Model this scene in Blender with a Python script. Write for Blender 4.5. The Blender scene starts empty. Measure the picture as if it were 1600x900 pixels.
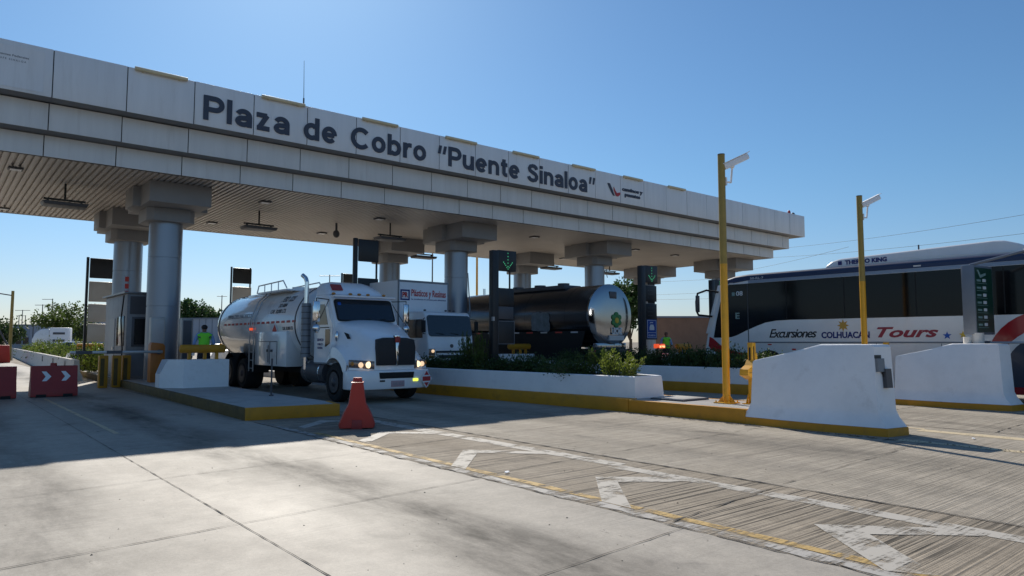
import bpy, bmesh, math, random
from mathutils import Vector, Matrix
random.seed(7)
R = math.radians
sc = bpy.context.scene
col = sc.collection

# ---------------------------------------------------------------- camera, sky, sun, exposure
YAW = 39.571
cd = bpy.data.cameras.new('camera'); cam = bpy.data.objects.new('camera', cd); col.objects.link(cam)
cam.location = (0, 0, 1.6)
cam.rotation_euler = (R(90 + 4.351), 0, R(-YAW))
cd.sensor_width = 36; cd.lens = 1104 / 1600 * 36
cd.clip_start = 0.05; cd.clip_end = 6000
sc.camera = cam
SUN_AZ, SUN_EL = 21.0, 37.2            # azimuth clockwise from +Y
w = bpy.data.worlds.new('World'); sc.world = w; w.use_nodes = True
nt = w.node_tree
sky = nt.nodes.new('ShaderNodeTexSky'); sky.sky_type = 'NISHITA'; sky.sun_disc = False
sky.sun_elevation = R(SUN_EL); sky.sun_rotation = R(SUN_AZ)
sky.air_density = 1.15; sky.dust_density = 0.4; sky.ozone_density = 1.6; sky.altitude = 50
bg = nt.nodes['Background']; bg.inputs[1].default_value = 0.085
tint = nt.nodes.new('ShaderNodeVectorMath'); tint.operation = 'MULTIPLY'; 
# clearer, bluer air overhead, pale milky blue low down
wtc = nt.nodes.new('ShaderNodeTexCoord'); wsx = nt.nodes.new('ShaderNodeSeparateXYZ'); nt.links.new(wtc.outputs['Generated'], wsx.inputs[0])
wmr = nt.nodes.new('ShaderNodeMapRange'); wmr.interpolation_type = 'SMOOTHSTEP'; wmr.inputs[1].default_value = -0.02; wmr.inputs[2].default_value = 0.24; nt.links.new(wsx.outputs[2], wmr.inputs[0])
wmx = nt.nodes.new('ShaderNodeMix'); wmx.data_type = 'RGBA'; wmx.inputs['A'].default_value = (0.66, 0.78, 1.12, 1); wmx.inputs['B'].default_value = (0.565, 0.84, 1.08, 1)
nt.links.new(wmr.outputs[0], wmx.inputs['Factor']); nt.links.new(wmx.outputs['Result'], tint.inputs[1])
nt.links.new(sky.outputs[0], tint.inputs[0]); nt.links.new(tint.outputs[0], bg.inputs[0])
sl = bpy.data.lights.new('sun', 'SUN'); sl.energy = 4.6; sl.angle = R(0.53); sl.color = (1, 0.94, 0.84)
sun = bpy.data.objects.new('sun', sl); col.objects.link(sun)
d = Vector((-math.sin(R(SUN_AZ)) * math.cos(R(SUN_EL)), -math.cos(R(SUN_AZ)) * math.cos(R(SUN_EL)), -math.sin(R(SUN_EL))))
sun.rotation_euler = d.to_track_quat('-Z', 'Y').to_euler(); sun.location = (20, 60, 60)
vs = sc.view_settings
vs.view_transform = 'Standard'; vs.look = 'None'; vs.gamma = 1; vs.exposure = 0.08; vs.use_curve_mapping = False
sc.render.engine = 'CYCLES'

# ---------------------------------------------------------------- materials
def mat(name, base, rough=0.5, metal=0.0, vary=0.0, vscale=2.0, bump=0.0, bscale=60, coat=0.0, dirt=None, dscale=1.5, emit=None, estr=0, spec=0.5, rvary=0.0, anis=(1, 1, 1)):
    m = bpy.data.materials.new(name); m.use_nodes = True
    n = m.node_tree.nodes; l = m.node_tree.links; p = n['Principled BSDF']
    p.inputs['Base Color'].default_value = (*base, 1); p.inputs['Roughness'].default_value = rough
    p.inputs['Metallic'].default_value = metal; p.inputs['Specular IOR Level'].default_value = spec
    if coat: p.inputs['Coat Weight'].default_value = coat; p.inputs['Coat Roughness'].default_value = 0.06
    if emit: p.inputs['Emission Color'].default_value = (*emit, 1); p.inputs['Emission Strength'].default_value = estr
    if vary or bump or dirt or rvary:
        tc = n.new('ShaderNodeNewGeometry'); mp = n.new('ShaderNodeMapping'); mp.inputs['Scale'].default_value = anis
        l.new(tc.outputs['Position'], mp.inputs[0])
    src = None
    if vary:
        nz = n.new('ShaderNodeTexNoise'); nz.inputs['Scale'].default_value = vscale; nz.inputs['Detail'].default_value = 6; nz.inputs['Roughness'].default_value = 0.65
        l.new(mp.outputs[0], nz.inputs['Vector'])
        mr = n.new('ShaderNodeMapRange'); mr.inputs[1].default_value = 0.3; mr.inputs[2].default_value = 0.7
        mr.inputs[3].default_value = 1 - vary; mr.inputs[4].default_value = 1 + vary * 0.6
        l.new(nz.outputs[0], mr.inputs[0])
        mx = n.new('ShaderNodeVectorMath'); mx.operation = 'SCALE'; mx.inputs[0].default_value = base
        l.new(mr.outputs[0], mx.inputs['Scale']); src = mx.outputs[0]
    if dirt:
        nz = n.new('ShaderNodeTexNoise'); nz.inputs['Scale'].default_value = dscale; nz.inputs['Detail'].default_value = 8; nz.inputs['Roughness'].default_value = 0.7
        l.new(mp.outputs[0], nz.inputs['Vector'])
        cr = n.new('ShaderNodeMapRange'); cr.inputs[1].default_value = 0.55; cr.inputs[2].default_value = 0.78; cr.inputs[4].default_value = dirt[1]
        l.new(nz.outputs[0], cr.inputs[0])
        mx = n.new('ShaderNodeMix'); mx.data_type = 'RGBA'; mx.inputs['A'].default_value = (*base, 1); mx.inputs['B'].default_value = (*dirt[0], 1)
        if src: l.new(src, mx.inputs['A'])
        l.new(cr.outputs[0], mx.inputs['Factor']); src = mx.outputs['Result']
    if src: l.new(src, p.inputs['Base Color'])
    if rvary:
        nz = n.new('ShaderNodeTexNoise'); nz.inputs['Scale'].default_value = 3; nz.inputs['Detail'].default_value = 5
        l.new(mp.outputs[0], nz.inputs['Vector'])
        mr = n.new('ShaderNodeMapRange'); mr.inputs[1].default_value = 0.3; mr.inputs[2].default_value = 0.7
        mr.inputs[3].default_value = max(0, rough - rvary); mr.inputs[4].default_value = rough + rvary
        l.new(nz.outputs[0], mr.inputs[0]); l.new(mr.outputs[0], p.inputs['Roughness'])
    if bump:
        nz = n.new('ShaderNodeTexNoise'); nz.inputs['Scale'].default_value = bscale; nz.inputs['Detail'].default_value = 4
        l.new(mp.outputs[0], nz.inputs['Vector'])
        b = n.new('ShaderNodeBump'); b.inputs['Strength'].default_value = bump; b.inputs['Distance'].default_value = 0.02
        l.new(nz.outputs[0], b.inputs['Height']); l.new(b.outputs[0], p.inputs['Normal'])
    return m

def concrete(name, base, grooved, bands):
    m = bpy.data.materials.new(name); m.use_nodes = True
    n = m.node_tree.nodes; l = m.node_tree.links; p = n['Principled BSDF']
    geo = n.new('ShaderNodeNewGeometry'); pos = geo.outputs['Position']
    def noise(scale, sv=(1, 1, 1), detail=6, rough=0.6, dist=0.0):
        mp = n.new('ShaderNodeMapping'); mp.inputs['Scale'].default_value = sv; l.new(pos, mp.inputs[0])
        z = n.new('ShaderNodeTexNoise'); z.inputs['Scale'].default_value = scale; z.inputs['Detail'].default_value = detail
        z.inputs['Roughness'].default_value = rough; z.inputs['Distortion'].default_value = dist
        l.new(mp.outputs[0], z.inputs['Vector']); return z.outputs[0]
    def rng(src, a, b, c, dd):
        r = n.new('ShaderNodeMapRange'); r.inputs[1].default_value = a; r.inputs[2].default_value = b; r.inputs[3].default_value = c; r.inputs[4].default_value = dd
        l.new(src, r.inputs[0]); return r.outputs[0]
    def mth(op, a, b):
        q = n.new('ShaderNodeMath'); q.operation = op
        for i, v in enumerate((a, b)):
            if isinstance(v, (int, float)): q.inputs[i].default_value = v
            else: l.new(v, q.inputs[i])
        return q.outputs[0]
    f = rng(noise(0.45, (2.0, 0.45, 1), 7, 0.65), 0.3, 0.7, 0.82, 1.12)
    f = mth('MULTIPLY', f, rng(noise(5, (1, 1, 1), 8, 0.75), 0.3, 0.7, 0.80, 1.12))
    f = mth('MULTIPLY', f, rng(noise(26, (1.5, 1, 1), 6, 0.8), 0.36, 0.64, 0.86, 1.08))
    f = mth('MULTIPLY', f, rng(noise(120, (1, 1, 1), 3), 0.3, 0.7, 0.86, 1.12))
    # tyre-dark wheel tracks run along Y at fixed X, broken up by noise
    sx = n.new('ShaderNodeSeparateXYZ'); l.new(pos, sx.inputs[0])
    jit = rng(noise(0.35, (1, 0.6, 1), 4), 0.3, 0.7, -0.35, 0.35)
    xx = mth('ADD', sx.outputs[0], jit)
    cr = n.new('ShaderNodeValToRGB'); cr.color_ramp.interpolation = 'EASE'
    fx = mth('DIVIDE', mth('ADD', xx, 4.0), 34.0); l.new(fx, cr.inputs[0])
    els = cr.color_ramp.elements; els[0].position = 0; els[1].position = 1
    els[0].color = els[1].color = (0, 0, 0, 1)
    for c, wd, a in bands:
        for o, v in ((-wd, 0), (0, a), (wd, 0)):
            e = els.new((c + o + 4.0) / 34.0); e.color = (v, v, v, 1)
    bm_ = mth('MULTIPLY', cr.outputs[0], rng(noise(0.5, (1.8, 0.5, 1), 8, 0.72), 0.38, 0.60, 0.15, 1.0))
    f = mth('MULTIPLY', f, mth('SUBTRACT', 1.0, bm_))
    # oil blots
    bl = rng(noise(1.1, (1, 0.8, 1), 5, 0.6, 0.6), 0.61, 0.72, 0.0, 0.34)
    sp = rng(noise(7.0, (1.6, 0.9, 1), 4, 0.6, 0.8), 0.68, 0.72, 0.0, 0.45)
    f = mth('MULTIPLY', f, mth('SUBTRACT', 1.0, sp))
    f = mth('MULTIPLY', f, mth('SUBTRACT', 1.0, bl))
    hgt = noise(160, (1, 1, 1), 3)
    gb = noise(1.0, (0.22, 30, 1), 7, 0.66, 0.02)
    gc = noise(1.0, (0.5, 60, 1), 4, 0.55, 0.02)
    patch = rng(noise(0.35, (1, 1, 1), 4), 0.42, 0.6, 0.0, 1.0)
    if grooved:
        g1 = mth('MULTIPLY', rng(gb, 0.51, 0.57, 0.0, 0.75 if grooved == 2 else 0.5), mth('ADD', 0.5 if grooved == 2 else 0.2, mth('MULTIPLY', patch, 0.75)))
        g2 = rng(gc, 0.51, 0.58, 0.0, 0.34)
        f = mth('MULTIPLY', f, mth('SUBTRACT', 1.0, mth('MAXIMUM', g1, g2)))
        hh = mth('SUBTRACT', mth('MULTIPLY', hgt, 0.25), mth('ADD', mth('MULTIPLY', gb, 1.4), mth('MULTIPLY', gc, 0.9)))
        bstr, bdist = 0.75, 0.012
    else:
        g2 = mth('MULTIPLY', rng(gc, 0.5, 0.6, 0.0, 0.22), patch)
        f = mth('MULTIPLY', f, mth('SUBTRACT', 1.0, g2))
        hh = mth('ADD', mth('MULTIPLY', hgt, 0.3), mth('MULTIPLY', noise(9, (1, 1, 1), 5), 0.5))
        bstr, bdist = 0.3, 0.01
    sc_ = n.new('ShaderNodeVectorMath'); sc_.operation = 'SCALE'; sc_.inputs[0].default_value = base
    l.new(f, sc_.inputs['Scale']); l.new(sc_.outputs[0], p.inputs['Base Color'])
    b = n.new('ShaderNodeBump'); b.inputs['Strength'].default_value = bstr; b.inputs['Distance'].default_value = bdist
    l.new(hh, b.inputs['Height']); l.new(b.outputs[0], p.inputs['Normal'])
    l.new(rng(noise(0.9, (1, 0.6, 1), 6), 0.3, 0.7, 0.60 if not grooved else 0.72, 0.74 if not grooved else 0.92), p.inputs['Roughness'])
    if grooved: p.inputs['Specular IOR Level'].default_value = 0.25
    else: l.new(mth('MULTIPLY', mth('SUBTRACT', 1.0, bm_), 0.42), p.inputs['Specular IOR Level'])
    return m

def worn(name, base, wear, rough=0.7):
    """old road paint: chips away by noise to what lies below"""
    m = bpy.data.materials.new(name); m.use_nodes = True
    n = m.node_tree.nodes; l = m.node_tree.links; p = n['Principled BSDF']; out = n['Material Output']
    p.inputs['Base Color'].default_value = (*base, 1); p.inputs['Roughness'].default_value = rough
    geo = n.new('ShaderNodeNewGeometry')
    def nz(s, sv):
        mp = n.new('ShaderNodeMapping'); mp.inputs['Scale'].default_value = sv; l.new(geo.outputs['Position'], mp.inputs[0])
        z = n.new('ShaderNodeTexNoise'); z.inputs['Scale'].default_value = s; z.inputs['Detail'].default_value = 8; z.inputs['Roughness'].default_value = 0.7
        l.new(mp.outputs[0], z.inputs['Vector']); return z.outputs[0]
    a = n.new('ShaderNodeMath'); a.operation = 'ADD'; l.new(nz(3.0, (1, 1, 1)), a.inputs[0])
    b = n.new('ShaderNodeMath'); b.operation = 'MULTIPLY'; b.inputs[1].default_value = 0.55; l.new(nz(1.0, (0.6, 30, 1)), b.inputs[0]); l.new(b.outputs[0], a.inputs[1])
    r = n.new('ShaderNodeMapRange'); r.inputs[1].default_value = wear; r.inputs[2].default_value = wear + 0.14; l.new(a.outputs[0], r.inputs[0])
    tr = n.new('ShaderNodeBsdfTransparent'); mx = n.new('ShaderNodeMixShader')
    l.new(r.outputs[0], mx.inputs[0]); l.new(p.outputs[0], mx.inputs[1]); l.new(tr.outputs[0], mx.inputs[2]); l.new(mx.outputs[0], out.inputs[0])
    return m

def leafmat(name, base, tr=0.35):
    m = bpy.data.materials.new(name); m.use_nodes = True
    n = m.node_tree.nodes; l = m.node_tree.links; p = n['Principled BSDF']; out = n['Material Output']
    oi = n.new('ShaderNodeNewGeometry'); nz = n.new('ShaderNodeTexNoise'); nz.inputs['Scale'].default_value = 3.5; nz.inputs['Detail'].default_value = 5
    l.new(oi.outputs['Position'], nz.inputs['Vector'])
    cr = n.new('ShaderNodeValToRGB'); e = cr.color_ramp.elements
    e[0].position = 0.3; e[0].color = (*[c * 0.55 for c in base], 1); e[1].position = 0.7; e[1].color = (*[min(1, c * 1.5) for c in base], 1)
    l.new(nz.outputs[0], cr.inputs[0]); l.new(cr.outputs[0], p.inputs['Base Color']); p.inputs['Roughness'].default_value = 0.55
    t = n.new('ShaderNodeBsdfTranslucent'); l.new(cr.outputs[0], t.inputs[0]); mx = n.new('ShaderNodeMixShader'); mx.inputs[0].default_value = tr
    l.new(p.outputs[0], mx.inputs[1]); l.new(t.outputs[0], mx.inputs[2]); l.new(mx.outputs[0], out.inputs[0])
    return m

BANDS_L = [(-0.6, 0.6, 0.3), (0.9, 0.75, 0.6), (3.55, 0.85, 0.72)]
BANDS_R = [(8.6, 0.5, 0.22), (10.35, 1.0, 0.42), (15.6, 0.5, 0.35), (17.2, 0.5, 0.3), (22.2, 0.6, 0.35), (24.2, 0.6, 0.3)]
M = {}
M['slab'] = concrete('smooth_concrete', (0.40, 0.355, 0.295), False, BANDS_L)
M['tined'] = concrete('tined_concrete', (0.43, 0.375, 0.30), True, BANDS_R)
M['tined_old'] = concrete('brown_tined_concrete', (0.385, 0.322, 0.245), 2, [(6.2, 0.5, 0.12)])
M['island'] = mat('island_concrete', (0.42, 0.40, 0.37), 0.85, vary=0.2, vscale=2, bump=0.2, bscale=90, dirt=((0.12, 0.11, 0.10), 0.6))
M['earth'] = mat('earth', (0.22, 0.18, 0.13), 0.95, vary=0.3, vscale=0.2, bump=0.3)
M['joint'] = mat('joint_filler', (0.06, 0.052, 0.045), 0.9)
M['wline'] = worn('worn_white_paint', (0.46, 0.42, 0.36), 0.765)
M['wline2'] = worn('patchy_white_paint', (0.42, 0.39, 0.35), 0.72)
M['yline'] = worn('worn_yellow_paint', (0.50, 0.33, 0.11), 0.735)
M['cream'] = worn('cream_lane_paint', (0.58, 0.47, 0.30), 0.83)
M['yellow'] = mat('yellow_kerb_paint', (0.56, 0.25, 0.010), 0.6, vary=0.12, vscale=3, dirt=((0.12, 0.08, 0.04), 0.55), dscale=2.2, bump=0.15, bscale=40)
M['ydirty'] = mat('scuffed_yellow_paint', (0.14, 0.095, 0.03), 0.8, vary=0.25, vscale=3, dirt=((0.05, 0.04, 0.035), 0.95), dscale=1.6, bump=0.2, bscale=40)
M['ysteel'] = mat('yellow_enamel', (0.70, 0.345, 0.010), 0.38, vary=0.10, vscale=5, dirt=((0.25, 0.12, 0.02), 0.5), dscale=5, bump=0.03)
M['ybrown'] = mat('weathered_yellow_enamel', (0.33, 0.23, 0.05), 0.5, vary=0.12, vscale=5)
M['whitewall'] = mat('white_masonry_paint', (0.90, 0.89, 0.88), 0.75, vary=0.10, vscale=1.2, dirt=((0.50, 0.47, 0.44), 0.5), dscale=2.4, bump=0.2, bscale=14)
M['offwhite'] = mat('stained_masonry', (0.62, 0.58, 0.52), 0.85, vary=0.15, vscale=1.5, dirt=((0.25, 0.2, 0.16), 0.6))
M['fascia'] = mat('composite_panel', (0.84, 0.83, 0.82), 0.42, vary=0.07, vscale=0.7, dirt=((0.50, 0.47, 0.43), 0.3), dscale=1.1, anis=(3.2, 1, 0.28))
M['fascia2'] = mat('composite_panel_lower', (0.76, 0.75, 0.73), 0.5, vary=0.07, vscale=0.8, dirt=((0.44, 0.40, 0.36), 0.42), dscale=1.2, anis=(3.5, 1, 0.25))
M['seam'] = mat('dark_seam', (0.03, 0.03, 0.035), 0.8)
M['soffit'] = mat('soffit_metal', (0.56, 0.51, 0.46), 0.45, metal=0.1, vary=0.1, vscale=0.5)
M['cap'] = mat('capital_panel', (0.27, 0.262, 0.26), 0.6, vary=0.08, vscale=1.5)
M['colsteel'] = mat('column_cladding', (0.26, 0.29, 0.34), 0.30, metal=0.55, vary=0.03, vscale=0.8)
M['letter'] = mat('charcoal_letters', (0.05, 0.058, 0.085), 0.5)
M['faint'] = mat('faded_print', (0.28, 0.28, 0.30), 0.6)
M['red'] = mat('red_plastic', (0.50, 0.035, 0.02), 0.5, vary=0.12, vscale=3, dirt=((0.25, 0.05, 0.04), 0.6), dscale=3)
M['darkred'] = mat('faded_red_plastic', (0.36, 0.035, 0.03), 0.55, vary=0.12, vscale=3, dirt=((0.12, 0.03, 0.03), 0.6), dscale=3)
M['orange'] = mat('orange_cabinet_paint', (0.48, 0.15, 0.02), 0.5, vary=0.1, dirt=((0.2, 0.07, 0.02), 0.5))
M['tubelight'] = mat('amber_tube', (0.72, 0.60, 0.38), 0.35, vary=0.08)
M['black'] = mat('black_metal', (0.015, 0.016, 0.018), 0.45, vary=0.1)
M['matblack'] = mat('matt_black', (0.012, 0.012, 0.012), 0.8)
M['grey'] = mat('grey_metal', (0.20, 0.22, 0.25), 0.45, metal=0.4, vary=0.1)
M['dgrey'] = mat('dark_grey_metal', (0.09, 0.09, 0.10), 0.5, metal=0.3, vary=0.1)
M['signback'] = mat('aluminium_sign_back', (0.50, 0.47, 0.43), 0.5, metal=0.3, vary=0.12, vscale=1.5)
M['alu'] = mat('brushed_aluminium', (0.45, 0.45, 0.46), 0.4, metal=0.7, vary=0.08)
M['booth'] = mat('booth_sheet_metal', (0.27, 0.27, 0.28), 0.55, metal=0.3, vary=0.2, vscale=3, dirt=((0.10, 0.09, 0.08), 0.6), dscale=3)
M['steel'] = mat('polished_steel', (0.33, 0.35, 0.38), 0.10, metal=1.0, rvary=0.05, bump=0.04, bscale=2.0)
M['tanker'] = mat('road_grimed_steel', (0.10, 0.105, 0.115), 0.22, metal=0.85, vary=0.15, vscale=0.8, bump=0.04, bscale=2.0)
M['chrome'] = mat('chrome', (0.72, 0.73, 0.75), 0.10, metal=1.0)
M['truckwhite'] = mat('white_truck_paint', (0.88, 0.88, 0.88), 0.30, coat=0.6, vary=0.03, vscale=2, dirt=((0.48, 0.46, 0.43), 0.35), dscale=2.5)
M['tankwhite'] = mat('white_tank_paint', (0.82, 0.81, 0.80), 0.22, coat=0.9, vary=0.04, vscale=1.5, dirt=((0.42, 0.38, 0.33), 0.55), dscale=1.6)
M['plainwhite'] = mat('white_panel', (0.85, 0.85, 0.86), 0.5, vary=0.05)
M['buswhite'] = mat('white_coach_paint', (0.84, 0.82, 0.79), 0.25, coat=0.7, vary=0.03, dirt=((0.55, 0.52, 0.48), 0.3), dscale=1.5)
M['busblue'] = mat('navy_coach_paint', (0.012, 0.03, 0.09), 0.5, coat=0.1)
M['busgrey'] = mat('silver_blue_paint', (0.20, 0.27, 0.38), 0.3, coat=0.5)
M['busdark'] = mat('slate_coach_paint', (0.05, 0.065, 0.09), 0.3, coat=0.4)
M['busred'] = mat('crimson_coach_paint', (0.42, 0.015, 0.02), 0.25, coat=0.5)
M['glass'] = mat('tinted_glass', (0.006, 0.008, 0.011), 0.05, spec=0.6)
M['wglass'] = mat('windscreen_glass', (0.012, 0.02, 0.03), 0.06, spec=0.8)
M['busglass'] = mat('coach_glass', (0.004, 0.005, 0.007), 0.10, spec=0.32)
M['tyre'] = mat('tyre_rubber', (0.016, 0.016, 0.016), 0.85, vary=0.2)
M['rim'] = mat('wheel_rim', (0.10, 0.10, 0.11), 0.5, metal=0.7, vary=0.15)
M['grille'] = mat('grille_mesh', (0.03, 0.031, 0.035), 0.6, metal=0.2)
M['lens'] = mat('headlamp_lens', (0.9, 0.8, 0.6), 0.2, emit=(1.0, 0.72, 0.40), estr=1.5)
M['lens2'] = mat('headlamp_lens_dim', (0.9, 0.8, 0.6), 0.2, emit=(1.0, 0.66, 0.36), estr=0.8)
M['fog'] = mat('fog_lamp_lens', (0.7, 0.8, 0.1), 0.3, emit=(0.8, 0.9, 0.1), estr=1.2)
M['redlamp'] = mat('red_brake_lamp', (0.7, 0.05, 0.01), 0.3, emit=(1.0, 0.12, 0.04), estr=0.7)
M['hotlamp'] = mat('hot_lamp_core', (0.9, 0.3, 0.1), 0.3, emit=(1.0, 0.35, 0.15), estr=2.2)
M['amber'] = mat('amber_lens', (0.55, 0.22, 0.03), 0.3)
M['lampglass'] = mat('headlamp_housing', (0.25, 0.19, 0.16), 0.12, metal=0.5)
M['redrefl'] = mat('red_reflector', (0.55, 0.04, 0.03), 0.4)
M['whiterefl'] = mat('white_reflector', (0.6, 0.6, 0.6), 0.4)
M['led'] = mat('green_led', (0.0, 0.3, 0.1), 0.4, emit=(0.12, 0.8, 0.40), estr=0.42)
M['signblue'] = mat('blue_sign', (0.02, 0.07, 0.34), 0.4)
M['signgreen'] = mat('green_rate_board', (0.006, 0.05, 0.032), 0.35, vary=0.1)
M['signline'] = mat('pale_sign_print', (0.22, 0.34, 0.32), 0.5)
M['signwhite'] = mat('white_sign_print', (0.7, 0.72, 0.72), 0.5)
M['inkblack'] = mat('black_vinyl', (0.012, 0.012, 0.016), 0.4)
M['inkblue'] = mat('navy_vinyl', (0.01, 0.02, 0.16), 0.4)
M['inkred'] = mat('dark_red_vinyl', (0.32, 0.03, 0.045), 0.4)
M['inkred2'] = mat('red_vinyl', (0.5, 0.03, 0.03), 0.4)
M['starblue'] = mat('blue_vinyl', (0.01, 0.09, 0.42), 0.4)
M['starye'] = mat('yellow_vinyl', (0.75, 0.48, 0.03), 0.4)
M['gold'] = mat('gold_vinyl', (0.55, 0.32, 0.05), 0.4)
M['green'] = mat('green_vinyl', (0.02, 0.22, 0.05), 0.4)
M['brick'] = mat('brown_block_wall', (0.30, 0.17, 0.11), 0.9, vary=0.15, vscale=1.0, bump=0.3, bscale=8)
M['farwall'] = mat('pale_blue_grey_render', (0.36, 0.40, 0.46), 0.8, vary=0.1, vscale=0.3)
M['farwall2'] = mat('grey_render', (0.22, 0.25, 0.30), 0.8, vary=0.1, vscale=0.3)
M['bark'] = mat('bark', (0.11, 0.08, 0.055), 0.9, vary=0.3, vscale=8, bump=0.4, bscale=20)
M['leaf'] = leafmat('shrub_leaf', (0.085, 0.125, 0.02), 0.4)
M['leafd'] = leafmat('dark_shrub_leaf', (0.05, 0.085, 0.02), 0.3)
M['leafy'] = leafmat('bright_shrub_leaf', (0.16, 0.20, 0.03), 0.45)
M['leaft'] = leafmat('tree_leaf', (0.05, 0.10, 0.025), 0.35)
M['soil'] = mat('planter_soil', (0.06, 0.045, 0.03), 0.95, vary=0.3)
M['skin'] = mat('skin', (0.22, 0.11, 0.07), 0.55)
M['hair'] = mat('black_hair', (0.012, 0.01, 0.01), 0.6)
M['shirt'] = mat('pale_blue_shirt', (0.22, 0.34, 0.62), 0.85, bump=0.2, bscale=30)
M['trouser'] = mat('dark_trousers', (0.02, 0.022, 0.03), 0.85, bump=0.2, bscale=30)
M['vest'] = mat('lime_hi_vis', (0.22, 0.85, 0.05), 0.75, bump=0.15, bscale=25)
M['vestdark'] = mat('vest_reflective_tape', (0.16, 0.22, 0.14), 0.4, metal=0.3)
M['carblue'] = mat('blue_car_paint', (0.30, 0.40, 0.50), 0.25, coat=0.6)
M['carwhite'] = mat('white_car_paint', (0.72, 0.74, 0.76), 0.25, coat=0.6)
M['cardark'] = mat('dark_car_paint', (0.03, 0.035, 0.045), 0.25, coat=0.6)
M['cable'] = mat('power_cable', (0.02, 0.02, 0.02), 0.7)

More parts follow.
